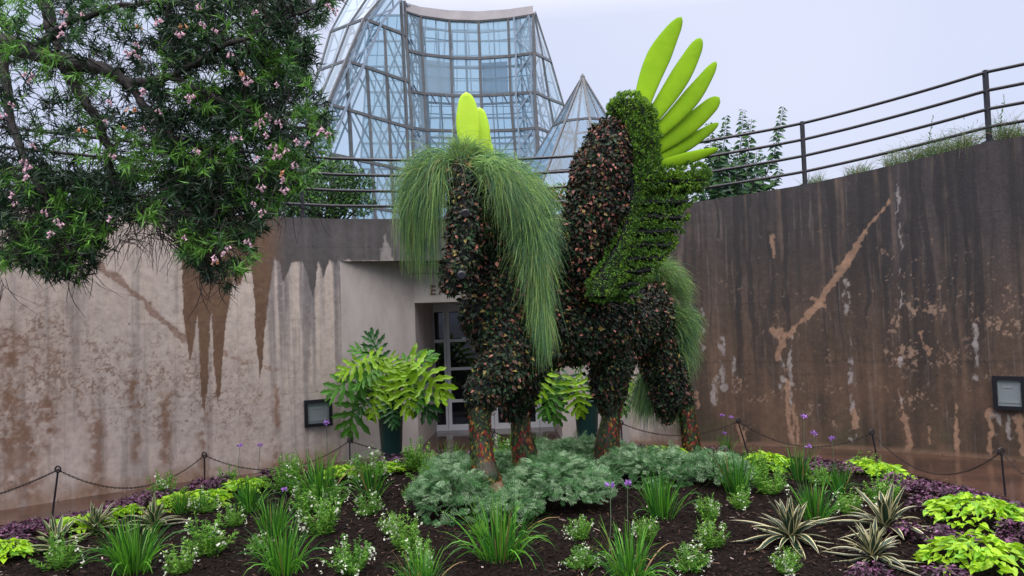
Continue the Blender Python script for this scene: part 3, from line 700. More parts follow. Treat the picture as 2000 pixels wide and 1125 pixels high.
def sphere_mb(b, c, r):
    global SPH
    if SPH is None:
        nu, nv = 12, 7; V = [[0, 0, 1]]
        for i in range(1, nv):
            for j in range(nu): V.append([math.sin(i*math.pi/nv)*math.cos(j*2*math.pi/nu), math.sin(i*math.pi/nv)*math.sin(j*2*math.pi/nu), math.cos(i*math.pi/nv)])
        V.append([0, 0, -1]); T, Q = [], []
        for j in range(nu): T.append([0, 1+j, 1+(j+1) % nu]); T.append([len(V)-1, 1+(nv-2)*nu+(j+1) % nu, 1+(nv-2)*nu+j])
        for i in range(nv-2):
            for j in range(nu): Q.append([1+i*nu+j, 1+(i+1)*nu+j, 1+(i+1)*nu+(j+1) % nu, 1+i*nu+(j+1) % nu])
        SPH = np.array(V), T, Q
    V, T, Q = SPH; V = V*r+c; n0 = b.n; b.add(V, T); b.add(np.zeros((0, 3)), np.zeros((0, 4), int)) ; b.f.append(np.array(Q)+n0); b.m.append(np.zeros(len(Q), int))
def chains_mesh(chains, voxel=.05):
    """joints (px, py, depth, radius px) grown into one continuous remeshed body"""
    b = MB()
    for ch in chains:
        W = [P(a[0], a[1], a[2]) for a in ch]; Rr = [max(.05, a[3]*a[2]/FPX-.04) for a in ch]
        for i in range(len(ch)-1):
            n = max(2, int(np.linalg.norm(W[i+1]-W[i])/.06))
            for t in np.linspace(0, 1, n, endpoint=(i == len(ch)-2)): sphere_mb(b, W[i]*(1-t)+W[i+1]*t, Rr[i]*(1-t)+Rr[i+1]*t)
    m0 = bpy.data.materials.get('tmp') or bpy.data.materials.new('tmp')
    o = b.build('tmp', m0); r = o.modifiers.new('r', 'REMESH'); r.mode = 'VOXEL'; r.voxel_size = voxel
    s_ = o.modifiers.new('s', 'SMOOTH'); s_.iterations = 4
    dg = bpy.context.evaluated_depsgraph_get(); me = bpy.data.meshes.new_from_object(o.evaluated_get(dg)); bpy.data.objects.remove(o)
    o = bpy.data.objects.new('tmpcore', me); return o
def core_arrays(o):
    me = o.data; V = np.empty(len(me.vertices)*3); me.vertices.foreach_get('co', V)
    F4 = np.array([list(p.vertices) for p in me.polygons if len(p.vertices) == 4]); return V.reshape(-1, 3), F4
M['core'] = mat('dark_planting_fabric', (.006, .008, .008), .9)
M['lfA'] = leafmat('blackish_green_leaf', (.012, .020, .010), .5, .6, .03, .28)
M['lfB'] = leafmat('deep_green_leaf', (.020, .052, .018), .48, .5, .05, .3)
M['lfC'] = leafmat('maroon_leaf', (.055, .024, .016), .5, .5, .05, .3)
M['lfD'] = leafmat('salmon_pink_leaf', (.40, .15, .11), .42, .5, .1)
M['lfE'] = leafmat('olive_gold_leaf', (.22, .17, .045), .45, .5, .1)
DARK = [M['core'], M['lfA'], M['lfB'], M['lfC'], M['lfD'], M['lfE']]
def dark_leaves(b, o, n, size, pm=(.46, .30, .16, .035, .045), lift=.05, core=True):
    V, F = core_arrays(o)
    if core: b.add(V, F, 0)
    p, nr = scatter(o, n)
    down = np.array([0, 0, -1.0]); t = unit(down*.7-nr*(nr@down)[:, None]*.7+rng.normal(0, .75, (n, 3)))
    yd = unit(t+nr*rng.uniform(-.1, .7, n)[:, None]); nn = unit(nr+[0, 0, .35]+rng.normal(0, .45, (n, 3)))
    b.inst(LEAFV, LEAFF, p+nr*rng.uniform(-.005, lift, n)[:, None], yd, nn, rng.uniform(.7, 1.25, n)*size, rng.choice([1, 2, 3, 4, 5], n, p=pm), sx=rng.uniform(.75, 1.2, n)*size)
HB = P(1100, 900, 9.6); HB[2] = bedz(HB[0], HB[1])
horse = empty('winged_horse_topiary', HB, 'giant winged horse topiary of dark foliage with grassy mane and lime green wing feathers', 'topiary'); ho = HB.copy()
body = chains_mesh([
    [(982, 636, 8.95, 68), (1040, 640, 9.2, 80), (1120, 638, 9.7, 76), (1200, 632, 10.25, 70), (1250, 628, 10.7, 60)],
    [(1240, 605, 10.6, 50), (1262, 612, 10.9, 54), (1266, 592, 10.9, 42)],
    [(1000, 590, 9.0, 74), (1080, 590, 9.4, 55), (1170, 600, 9.9, 45)],
    [(962, 612, 8.85, 68), (990, 570, 8.9, 68), (990, 490, 8.95, 58), (975, 420, 8.95, 46), (940, 360, 8.9, 38), (908, 335, 8.8, 28)],
    [(896, 326, 8.72, 20), (905, 352, 8.6, 30), (910, 400, 8.45, 37), (908, 450, 8.3, 37), (903, 500, 8.2, 36), (890, 535, 8.1, 34), (884, 556, 8.08, 28)],
    [(925, 440, 8.55, 34), (938, 490, 8.65, 33)],
    [(985, 660, 8.75, 60), (1000, 695, 8.6, 52), (972, 732, 8.42, 50), (946, 766, 8.32, 40), (938, 786, 8.3, 31)],
    [(1015, 700, 9.1, 60), (1012, 770, 9.2, 36), (1010, 800, 9.25, 30)],
    [(1200, 680, 10.15, 50), (1188, 740, 10.1, 40), (1192, 788, 10.1, 27)],
    [(1265, 640, 10.9, 50), (1280, 690, 11, 44), (1303, 738, 11, 40), (1322, 774, 11, 33)],
    [(1300, 755, 11, 34), (1302, 795, 11, 25), (1303, 818, 11, 16)],
])
b = MB(); dark_leaves(b, body, 36000, .053); dark_leaves(b, body, 2200, .078, (.40, .32, .10, .08, .10), lift=.07, core=False)
b.build('body', DARK, horse, ho)
# eyes and nostrils: dark cups
b = None
for px, py, Y, r, nm in ((909, 417, 8.16, 9, 'eye'), (901, 538, 7.86, 9, 'nostril')):
    b = MB(); c = P(px, py, Y); rr = r*Y/FPX; dd = unit(CAM-c+np.array([.6, 0, 0]))
    b.tube([c-dd*.03, c+dd*.02, c+dd*.028], [rr, rr, rr*.75], 0, 14); b.build(nm, mat(nm+'_cup', (.01, .01, .014), .15), horse, ho)
# painted lower legs
M['slv'] = mat('leg_fabric_dark', (.018, .028, .010), .6, noise=(9, (.032, .020, .009), .5, .64))
M['sr'] = leafmat('red_stroke', (.18, .016, .012), .5, .5, 0); M['so'] = leafmat('orange_stroke', (.26, .13, .02), .5, .4, 0)
M['sg'] = leafmat('green_stroke', (.055, .10, .018), .5, .5, 0); M['sk'] = leafmat('dark_stroke', (.012, .02, .008), .5, .5, 0)
M['hoof'] = mat('tan_hoof', (.20, .13, .08), .55, noise=(7, (.12, .07, .04), .4, .7), bump=.3)
def leg(pts, hoofpts, n):
    W = np.array([P(a, c, Y) for a, c, Y, r in pts]); Rr = np.array([r*Y/FPX for a, c, Y, r in pts])
    t = np.linspace(0, len(pts)-1, 22); W2 = np.stack([np.interp(t, np.arange(len(pts)), W[:, i]) for i in range(3)], 1); R2 = np.interp(t, np.arange(len(pts)), Rr)
    b = MB(); b.tube(W2, R2, 0, 20)
    u = rng.uniform(0, len(t)-1.01, n); i = u.astype(int); f = (u-i)[:, None]; c = W2[i]*(1-f)+W2[i+1]*f; rr = R2[i]*(1-f[:, 0])+R2[i+1]*f[:, 0]
    a = rng.uniform(0, 2*np.pi, n); nr = np.c_[np.cos(a), np.sin(a), np.zeros(n)]
    tg = np.c_[-np.sin(a), np.cos(a), np.zeros(n)]*rng.normal(0, .8, n)[:, None]+np.array([0, 0, 1.])
    b.inst(SLIM-[0, .5, 0], SLIMF, c+nr*(rr+.010)[:, None], tg, nr, rng.uniform(.035, .075, n), np.where(fbm(a*1.3+3, u*.55, 63, 2)+rng.normal(0, .05, n) > .585, rng.choice([1, 2], n, p=[.75, .25]), rng.choice([2, 3, 4], n, p=[.12, .46, .42])), sx=rng.uniform(.012, .028, n))
    o = b.build('leg', [M['slv'], M['sr'], M['so'], M['sg'], M['sk']], horse, ho)
    b = MB(); b.tube([P(a_, c_, Y) for a_, c_, Y, r in hoofpts], [r*Y/FPX for a_, c_, Y, r in hoofpts], 0, 20); b.build('hoof', M['hoof'], o)
    return o
def fix_children(o):
    for c in o.children:
        c.location = (0, 0, 0)
        for v in c.data.vertices: v.co -= Vector(ho)
for pts, hp, n in (
    ([(936, 795, 8.3, 21), (938, 850, 8.3, 20), (943, 900, 8.25, 22), (949, 930, 8.2, 27), (956, 956, 8.18, 25)], [(958, 948, 8.15, 24), (968, 975, 8.12, 25), (974, 1010, 8.1, 29)], 1100),
    ([(1014, 795, 9.25, 18), (1018, 845, 9.25, 18), (1024, 880, 9.25, 24), (1029, 925, 9.25, 25)], [(1029, 923, 9.2, 22), (1032, 950, 9.15, 27)], 800),
    ([(1197, 780, 10.1, 20), (1193, 820, 10.1, 18), (1187, 862, 10.1, 23), (1184, 905, 10.1, 26)], [(1183, 903, 10.1, 24), (1182, 930, 10.05, 26)], 700),
    ([(1338, 782, 11, 16), (1344, 820, 11, 15), (1349, 860, 11, 17), (1353, 898, 11, 19)], [(1353, 896, 11, 18), (1355, 915, 11, 20)], 600)):
    fix_children(leg(pts, hp, n))

# moss covered wing fans
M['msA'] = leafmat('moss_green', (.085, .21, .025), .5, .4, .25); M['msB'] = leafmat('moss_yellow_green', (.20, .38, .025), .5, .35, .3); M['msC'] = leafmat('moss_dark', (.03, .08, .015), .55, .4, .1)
def inpoly(x, y, poly):
    poly = np.asarray(poly, float); r = np.zeros(np.shape(x), bool); n = len(poly)
    for i in range(n):
        (x0, y0), (x1, y1) = poly[i], poly[(i+1) % n]
        c = ((y0 > y) != (y1 > y)) & (x < (x1-x0)*(y-y0)/((y1-y0) or 1e-9)+x0); r ^= c
    return r
M['feather'] = mat('lime_fabric', (.18, .33, .008), .95, spec=.12, noise=(2.5, (.14, .28, .007), .35, .65), bump=.3, bscale=7)
M['featherB'] = mat('bright_lime_fabric', (.46, .72, .015), .6, noise=(2.5, (.40, .66, .015), .35, .65), bump=.3, bscale=7)
def feather(base, tip, wpx, Y0, Y1, parent, m, bend=8, blunt=.5, thick=.032):
    n = 26; t = np.linspace(0, 1, n)**.9; bx, by = base; tx, ty = tip; L_ = math.hypot(tx-bx, ty-by); nx_, ny_ = -(ty-by)/L_, (tx-bx)/L_
    cx = bx+(tx-bx)*t+nx_*bend*np.sin(np.pi*t); cy = by+(ty-by)*t+ny_*bend*np.sin(np.pi*t)
    Wc = P(cx, cy, Y0+(Y1-Y0)*t)
    prof = (.66+.34*np.sin(np.pi*np.clip(t, 0, 1)**1.25))*np.sqrt(np.clip(1-((t-.88)/.1201)**2*(t > .88), 0, 1))
    prof = prof*(1-(1-blunt)*.75*np.clip((t-.55)/.45, 0, 1)**1.3)
    hw = wpx/2*Y0/FPX*prof; tg = unit(np.gradient(Wc, axis=0)); vd = unit(Wc-CAM); sd_ = unit(np.cross(tg, vd)); nn = np.cross(sd_, tg)
    k = 16; a = np.arange(k)*2*np.pi/k; th_ = np.minimum(thick, hw*.8)
    ring = Wc[:, None]+sd_[:, None]*(hw[:, None]*np.cos(a)[None])[..., None]+nn[:, None]*(th_[:, None]*np.sin(a)[None])[..., None]
    b = MB(); i = np.arange(n*k).reshape(n, k)
    b.add(ring.reshape(-1, 3), np.stack([i[:-1], np.roll(i[:-1], -1, 1), np.roll(i[1:], -1, 1), i[1:]], -1).reshape(-1, 4)); b.f.append(i[0][::-1][None]); b.m.append(np.zeros(1, int)); b.f.append(i[-1][None]); b.m.append(np.zeros(1, int))
    o = b.build('feather', m, parent, None, smooth=True)
    V = np.empty(len(o.data.vertices)*3); o.data.vertices.foreach_get('co', V); o.data.vertices.foreach_set('co', (V.reshape(-1, 3)-ho).ravel()); return o
# near wing
arm = chains_mesh([[(1105, 575, 9.5, 52), (1135, 490, 9.25, 56), (1164, 405, 9.15, 62), (1174, 335, 9.1, 60), (1188, 280, 9.1, 46), (1194, 250, 9.12, 26)],
                   [(1120, 590, 9.5, 45), (1175, 500, 9.3, 40), (1195, 420, 9.2, 36)]])
b = MB(); dark_leaves(b, arm, 11000, .056, (.44, .20, .24, .09, .03)); wing = b.build('wing', DARK, horse, ho)
poly = [(1190, 208), (1212, 190), (1245, 190), (1266, 212), (1277, 245), (1280, 290), (1278, 332), (1330, 334), (1382, 328), (1380, 350), (1362, 378), (1345, 396), (1328, 440), (1322, 470), (1298, 500), (1272, 535), (1252, 552), (1238, 582), (1150, 580), (1158, 545), (1180, 515), (1206, 470), (1224, 420), (1230, 380), (1232, 300), (1222, 255)]
tiers = np.array([338, 384, 414, 441, 467, 494, 520, 546, 570, 600])
def moss_depth(px, py):
    sl = py+(px-1300)*.06+14*(fbm(px/22., py/60., 111)-.5)
    k = np.clip(np.searchsorted(tiers, sl)-1, 0, len(tiers)-2); f = np.clip((sl-tiers[k])/(tiers[k+1]-tiers[k]), 0, 1)
    tier = np.sin(np.pi*np.clip(f*1.42, 0, 1))**.8*.24
    strip = .20*np.clip(1-((px-(1250-np.clip(py-320, 0, 300)*.30))/34.)**2, 0, 1)**.5
    onstrip = px < 1262-np.clip(py-340, 0, 300)*.28
    return np.where((py > 352) & (sl > tiers[0]) & ~onstrip, tier, np.where(py > 352, .17, .16)+strip*.6)
def moss_Y(px): return 9.2+(px-1200)*.0035
xs = np.arange(1125, 1390, 3.0); ys = np.arange(186, 590, 3.0); PX, PY = np.meshgrid(xs, ys, indexing='ij')
ins = inpoly(PX, PY, poly); Dp = moss_depth(PX, PY)
ins &= ~((Dp < .09) & (PY > 358) & (PX > np.interp(PY, [350, 396, 440, 470, 500, 535, 552, 582], [1380, 1345, 1328, 1322, 1298, 1272, 1252, 1238])-17))
front = P(PX, PY, moss_Y(PX)-Dp); back = P(PX, PY, moss_Y(PX)+.22)
idx = np.arange(PX.size).reshape(PX.shape); cell = ins[:-1, :-1] & ins[1:, :-1] & ins[1:, 1:] & ins[:-1, 1:]
q = np.stack([idx[:-1, :-1], idx[1:, :-1], idx[1:, 1:], idx[:-1, 1:]], -1)[cell]
b = MB(); n0 = PX.size; b.add(np.concatenate([front.reshape(-1, 3), back.reshape(-1, 3)]), np.concatenate([q, q[:, ::-1]+n0]))
e = {}
for f in q:
    for i in range(4):
        k = (f[i], f[(i+1) % 4]); kk = (k[1], k[0])
        if kk in e: del e[kk]
        else: e[k] = 1
ed = np.array(list(e.keys())); b.add(np.zeros((0, 3)), np.zeros((0, 4), int)); b.f.append(np.stack([ed[:, 1], ed[:, 0], ed[:, 0]+n0, ed[:, 1]+n0], 1)); b.m.append(np.zeros(len(ed), int))
core = b.build('tmp2', M['core']); col.objects.unlink(core)
p, nr = scatter(core, 62000); nr = -nr; ppx, ppy = proj(p)
dpt = moss_depth(ppx, ppy); groove = (dpt < .07)  # groove leaves all turn dark green: shade of the recesses put into their colour
keep = ~(groove & (rng.uniform(size=len(p)) < .45)); p, nr, ppx, ppy, groove = p[keep], nr[keep], ppx[keep], ppy[keep], groove[keep]
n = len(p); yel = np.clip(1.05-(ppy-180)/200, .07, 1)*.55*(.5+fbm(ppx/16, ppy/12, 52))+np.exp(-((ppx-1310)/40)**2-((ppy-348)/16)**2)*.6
u = rng.uniform(size=n); lit_ = (ppy > 352) & (fbm(ppx/9, ppy/7, 57) > .56); mi = np.where((u < yel) | (lit_ & (u < .55)), 2, np.where(u > .78, 3, 1)); mi = np.where(groove, 3, mi)  # lit_ patches: highlights on the tiers put into the leaf colour
up = np.array([0, 0, 1.])
nr2 = unit(nr+rng.normal(0, .5, (n, 3))); yd = unit(nr*.8+up*np.where(ppy > 352, .0, .45)[:, None]+rng.normal(0, .6, (n, 3))); lsz = np.where(ppy > 365, .72, 1.0)
V, F4 = core_arrays(core); used = np.unique(F4); remap = np.zeros(len(V), int); remap[used] = np.arange(len(used))
b = MB(); b.add(V[used], remap[F4], 0)
jit = .16*(fbm(ppx*.09, ppy*.09, 51)-.38)
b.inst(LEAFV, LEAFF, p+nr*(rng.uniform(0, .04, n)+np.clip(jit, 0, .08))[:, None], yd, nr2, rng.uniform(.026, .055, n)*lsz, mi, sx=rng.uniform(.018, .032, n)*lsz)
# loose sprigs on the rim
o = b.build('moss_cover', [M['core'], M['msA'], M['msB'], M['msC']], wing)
V = np.empty(len(o.data.vertices)*3); o.data.vertices.foreach_get('co', V); o.data.vertices.foreach_set('co', (V.reshape(-1, 3)-ho).ravel())
for base, tip, wpx, bend, bl in (((1250, 215), (1331, 33), 50, -9, .45), ((1268, 238), (1369, 74), 42, 5, .75), ((1274, 268), (1399, 120), 38, 8, .5), ((1264, 300), (1405, 190), 39, 6, 1.0), ((1262, 322), (1404, 240), 29, 4, .55), ((1266, 326), (1404, 290), 25, 3, .5)):
    feather(base, tip, wpx, moss_Y(base[0])-(.02 if base[1] < 324 else .14), moss_Y(base[0])+(.9 if base[1] < 324 else .5), wing, M['feather'], bend, bl)
# far wing, seen almost edge-on behind the head
arm = chains_mesh([[(1020, 560, 9.9, 34), (985, 470, 9.9, 30), (950, 390, 9.85, 26), (932, 330, 9.8, 22)]])
b = MB(); dark_leaves(b, arm, 2200, .062, (.42, .18, .26, .10, .04)); wing2 = b.build('wing', DARK, horse, ho)
b = MB(); top2 = chains_mesh([[(935, 345, 9.75, 28), (922, 305, 9.7, 25), (926, 296, 9.7, 20)], [(925, 310, 9.75, 24), (945, 312, 10.1, 15)]]); V, F4 = core_arrays(top2); b.add(V, F4, 0)
p, nr = scatter(top2, 5000); n = len(p)
b.inst(LEAFV, LEAFF, p, nr*.8+up*.4+rng.normal(0, .6, (n, 3)), nr+rng.normal(0, .5, (n, 3)), rng.uniform(.02, .045, n), rng.choice([1, 2], n, p=[.3, .7]), sx=rng.uniform(.014, .026, n))
o = b.build('moss_cover', [M['core'], M['msA'], M['msB'], M['msC']], wing2)
V = np.empty(len(o.data.vertices)*3); o.data.vertices.foreach_get('co', V); o.data.vertices.foreach_set('co', (V.reshape(-1, 3)-ho).ravel())
for base, tip, wpx, Y in (((915, 312), (910, 180), 48, 9.8), ((937, 316), (936, 210), 38, 10.0), ((946, 316), (948, 248), 22, 10.2), ((953, 325), (957, 278), 15, 10.4)):
    feather(base, tip, wpx, Y, Y+.05, wing2, M['featherB'], 2, .62, .03)

# mane and tail of fine drooping grass
M['gA'] = leafmat('mane_grass_mid', (.12, .26, .10), .5, .4, .35); M['gB'] = leafmat('mane_grass_pale', (.34, .54, .15), .5, .35, .4); M['gC'] = leafmat('mane_grass_blue', (.055, .15, .095), .5, .4, .35); M['gD'] = leafmat('mane_grass_straw', (.26, .24, .11), .5, .3, .3)
HAIR = [M['gA'], M['gB'], M['gC'], M['gD']]
def strands(b, root, v0, length, droop, wd, S=9, pm=(.42, .26, .27, .05), clump=.0, seed=None):
    N = len(root); ds = (length/(S-1))[:, None]; p = root.copy(); v = unit(v0); pts = [p.copy()]
    for k in range(S-1):
        p = p+v*ds; v = unit(v+np.array([0, 0, -1.])*(droop[:, None]*ds)+rng.normal(0, .055, (N, 3))); pts.append(p.copy())
    pts = np.stack(pts, 1); vd = unit(pts[:, 2]-CAM); tg = unit(pts[:, -1]-pts[:, 0]); side = unit(np.cross(tg, vd)+rng.normal(0, .5, (N, 3)))
    b.ribbons(pts, wd*np.linspace(1, .25, S)[None]*np.ones((N, 1)), side, rng.choice([0, 1, 2, 3], N, p=pm))
def hair(b, rootline, n, dirs, length, droop, jit=.06, wd=.006, lock=.16, messy=0, **kw):
    """rootline: (px, py, Y) path; dirs: screen-like direction (right, up, toward viewer) at the path's points"""
    rl = np.array([P(*a) for a in rootline]); k = len(rl)
    # strands gather in locks
    nl = max(6, n//45); lk = rng.uniform(0, k-1.001, nl); lv = rng.normal(0, lock, (nl, 3)); ll = rng.uniform(.72, 1.15, nl); lt = rng.choice(3, nl, p=[.45, .3, .25])
    w_ = rng.integers(0, nl, n); u = np.clip(lk[w_]+rng.normal(0, .09, n), 0, k-1.001); i = u.astype(int); f = (u-i)[:, None]
    root = rl[i]*(1-f)+rl[i+1]*f+rng.normal(0, jit, (n, 3)); d = np.array(dirs, float); dd = d[i]*(1-f)+d[i+1]*f+lv[w_]+rng.normal(0, .12, (n, 3))
    v = dd[:, 0:1]*Rv-dd[:, 2:3]*Fv+dd[:, 1:2]*Uv; ln = np.array(length, float); l_ = (ln[i]*(1-f[:, 0])+ln[i+1]*f[:, 0])*ll[w_]*rng.uniform(.75, 1.15, n)
    dr = droop*rng.uniform(.7, 1.3, n)
    for j, pm in enumerate(((.50, .28, .20, .02), (.26, .56, .12, .06), (.40, .14, .45, .01))):
        k = lt[w_] == j; kw2 = dict(kw); kw2.setdefault('pm', pm); strands(b, root[k], v[k], l_[k], dr[k], wd*rng.uniform(.7, 1.5, (k.sum(), 1)), **kw2)
    k = rng.uniform(size=n) < .05*(1+messy); m_ = k.sum()   # stray blades
    strands(b, root[k], v[k]+rng.normal(0, .55, (m_, 3)), l_[k]*rng.uniform(.5, 1.0, m_), dr[k]*.8, wd, pm=(.2, .5, .1, .2))
b = MB()
# left fall
hair(b, [(889, 318, 8.72), (880, 318, 8.76), (870, 328, 8.8), (864, 342, 8.85)], 2700, [(-.7, .2, .0), (-.6, .15, .0), (-.45, .1, 0), (-.3, .0, .1)], [.72, .9, 1.2, 1.2], 5.8, .03, messy=1)
hair(b, [(870, 330, 8.72), (862, 350, 8.75), (858, 385, 8.8)], 1300, [(-.5, .2, .1), (-.4, .1, .1), (-.3, -.2, .1)], [.8, .75, .6], 3.4, .035)
# fringe over the brow
hair(b, [(885, 306, 8.75), (920, 306, 8.8), (950, 314, 8.85)], 500, [(-.3, 1, .2), (.3, .8, .2), (.8, .5, .1)], [.28, .3, .4], 6.0, .03, pm=(.3, .5, .1, .1))
# right fall, sweeping over the neck
hair(b, [(926, 318, 8.68), (958, 338, 8.68), (992, 370, 8.72), (1018, 412, 8.8)], 4200, [(.95, .1, .05), (.65, .1, .15), (.35, .15, .2), (.12, .1, .2)], [.42, .62, .85, .85], 4.8, .05, messy=1)
hair(b, [(940, 330, 8.5), (965, 350, 8.45), (992, 388, 8.48)], 1900, [(.5, .2, .4), (.4, 0, .35), (.3, 0, .3)], [.5, .65, .8], 3.8, .045)
hair(b, [(1034, 430, 8.6), (1046, 480, 8.6), (1054, 540, 8.55), (1062, 600, 8.5)], 3800, [(.05, .1, .3), (-.02, -.2, .25), (0, -.8, .15), (.03, -1, .05)], [.5, .6, .7, .62], 3.0, .026, lock=.07)
b.build('mane', HAIR, horse, ho)
b = MB()
hair(b, [(1278, 548, 11.1), (1292, 556, 11.15), (1305, 575, 11.2)], 2300, [(.1, 1, .1), (.35, .9, 0), (.5, .5, 0)], [.45, .5, .4], 6.0, .04, pm=(.35, .42, .13, .10))
hair(b, [(1308, 610, 11.2), (1318, 645, 11.2), (1322, 690, 11.2)], 2600, [(.4, .4, 0), (.3, .1, 0), (.1, -.5, 0)], [.5, .5, .5], 5.0, .045)
hair(b, [(1262, 720, 11.3), (1270, 745, 11.3), (1290, 770, 11.3), (1330, 790, 11.3)], 1500, [(-.1, -.6, 0), (-.2, -.5, 0), (0, -.6, 0), (.2, -.6, 0)], [.65, .6, .45, .3], 2.4, .06)
b.build('tail', HAIR, horse, ho)

# ================================================================== flowering tree hanging over the wall
M['bark'] = mat('dark_wet_bark', (.018, .014, .014), .7, noise=(12, (.05, .04, .035), .45, .7), bump=.6, bscale=25)
M['twig'] = mat('dark_twig', (.014, .010, .010), .8)
M['tA'] = leafmat('willow_leaf_deep', (.014, .042, .018), .45, .5, .15); M['tB'] = leafmat('willow_leaf_mid', (.045, .13, .035), .42, .4, .3); M['tC'] = leafmat('willow_leaf_bright', (.14, .34, .05), .4, .35, .35)
M['pink'] = leafmat('pink_petal', (.74, .50, .58), .5, .3, .3); M['pinkB'] = leafmat('faded_petal', (.60, .30, .16), .5, .3, .3)
def P2(*a): return P(*a)
T0 = P(-420, 600, 8.0); T0[2] = 0
tree = empty('flowering_tree', T0, 'leaning willow-leaved tree with pink bell flowers hanging over the left wall', 'tree'); to = T0.copy()
limbs = [([T0, P(-400, 420, 8), P(-330, 250, 8), P(-200, 140, 7.9)], [.2, .17, .15, .12]),
         ([P(-200, 140, 7.9), P(-70, 70, 7.8), P(0, 82, 7.75), P(60, 103, 7.7), P(130, 124, 7.6), P(195, 128, 7.5), P(250, 165, 7.4), P(330, 150, 7.3), P(420, 110, 7.25)], [.12, .10, .095, .085, .075, .065, .05, .035, .02]),
         ([P(120, 118, 7.6), P(152, 178, 7.6), P(185, 226, 7.6), P(212, 285, 7.6), P(214, 335, 7.65), P(235, 395, 7.7)], [.055, .045, .045, .04, .03, .015]),
         ([P(-200, 140, 7.9), P(-90, -40, 8.1), P(30, -25, 8.1), P(85, -10, 8.05), P(98, 48, 8), P(112, 100, 7.9)], [.1, .085, .08, .075, .06, .03]),
         ([P(-70, 70, 7.8), P(-10, 10, 8), P(20, -60, 8.1)], [.07, .06, .04]),
         ([P(250, 165, 7.4), P(300, 228, 7.4), P(362, 300, 7.3), P(418, 380, 7.3), P(425, 480, 7.2)], [.04, .035, .028, .02, .01]),
         ([P(0, 82, 7.75), P(20, 240, 7.5), P(90, 390, 7.3), P(140, 500, 7.2)], [.05, .04, .028, .01]),
         ([P(330, 150, 7.3), P(450, 85, 7.2), P(600, 20, 7.2), P(660, -10, 7.2)], [.03, .025, .015, .008]),
         ([P(330, 150, 7.3), P(470, 215, 7.2), P(560, 240, 7.1), P(635, 262, 7.1)], [.03, .022, .012, .006]),
         ([P(362, 300, 7.3), P(480, 330, 7.2), P(590, 350, 7.1)], [.022, .015, .006]),
         ([P(60, 103, 7.7), P(140, 40, 7.6), P(260, 10, 7.5), P(400, -20, 7.5)], [.05, .035, .025, .015])]
b = MB(); skel = []
for pts, rr in limbs:
    pts = np.array(pts); n = (len(pts)-1)*6+1; t = np.linspace(0, len(pts)-1, n)
    Q = np.stack([np.interp(t, np.arange(len(pts)), pts[:, i]) for i in range(3)], 1); Q[1:-1] = (Q[:-2]+2*Q[1:-1]+Q[2:])/4; Q[1:-1] += rng.normal(0, .012, Q[1:-1].shape)
    b.tube(Q, np.interp(t, np.arange(len(pts)), rr), 0, 9); skel.append(Q)
skel = np.concatenate(skel)
b.build('trunk', M['bark'], tree, to, smooth=True)
cpoly = [(-60, -40), (655, -40), (662, 5), (640, 30), (605, 60), (622, 110), (600, 160), (648, 210), (652, 268), (612, 330), (596, 375), (545, 400), (512, 445), (485, 520), (446, 562), (398, 545), (352, 490), (318, 440), (262, 425), (218, 440), (205, 500), (170, 545), (110, 545), (40, 520), (-60, 560)]
holes = [(300, 60, 12), (420, 150, 10), (55, 60, 18), (110, 40, 14), (30, 300, 16), (180, 320, 16), (350, 210, 9), (560, 110, 10), (590, 240, 10), (70, 35, 22), (28, 150, 26), (20, 20, 18), (195, 118, 16), (160, 95, 12), (125, 285, 26), (75, 190, 16), (245, 120, 12), (170, 262, 14), (230, 325, 12), (190, 200, 12), (95, 255, 12), (575, 30, 10), (310, 460, 25), (230, 215, 10)]
def crown_pts(n, y0, y1):
    out_ = []
    while sum(map(len, out_)) < n:
        x = rng.uniform(-60, 665, n); y = rng.uniform(-40, 565, n); k = inpoly(x, y, cpoly)
        dens = fbm(x/42, y/42, 61, 3); k &= dens > rng.uniform(.22, .56, n)
        k &= ~((x < 300) & (y < 345) & (rng.uniform(size=n) < .58))
        for hx, hy, hr in holes: k &= ~((np.hypot(x-hx, y-hy) < hr) & (rng.uniform(size=n) < .93))
        out_.append(np.c_[x, y][k])
    q = np.concatenate(out_)[:n]; return P(q[:, 0], q[:, 1], rng.uniform(y0, y1, n)), q
def tufts(b, c, q, k, L0, L1, pm):
    n = len(c); out_d = unit(np.c_[rng.normal(0, .7, n), rng.normal(-.35, .5, n), rng.normal(.15, .6, n)])
    bright = fbm(q[:, 0]/60, q[:, 1]/60, 71, 3)
    N = n*k; ctr = np.repeat(c, k, 0); ax = np.repeat(out_d, k, 0)
    u = np.repeat(rng.uniform(-.05, 0.07, N)[:, None], 3, 1)*ax
    d = unit(rdir(N)*.95+ax*.55+[0, 0, -.12]); tone = np.repeat(bright+rng.normal(0, .10, n), k)
    tone = tone-.045*(c[:, 1].mean() > 7.7); mi = np.where(tone > .60, 2, np.where(tone > .50, 1, 0)); fl = rng.uniform(size=N) < .05; mi[fl] = rng.integers(0, 3, fl.sum())  # rear layer leans to darker leaves, inner crown shade put into colour
    # arched slim leaf
    tv = np.array([[-.35, 0, 0], [.35, 0, 0], [-.5, .45, .03], [.5, .45, .03], [0, 1, -.14]])
    b.inst(tv, [[0, 1, 3, 2]], ctr+u, d, rdir(N)+[0, 0, .6], rng.uniform(L0, L1, N), mi, sx=rng.uniform(.009, .015, N))
    b2 = np.array([[2, 3, 4]]); b.f.append((b2[None]+(np.arange(N)*5)[:, None, None]).reshape(-1, 3)+(b.n-N*5)); b.m.append(mi.copy())
    return out_d
b = MB(); tw = MB()
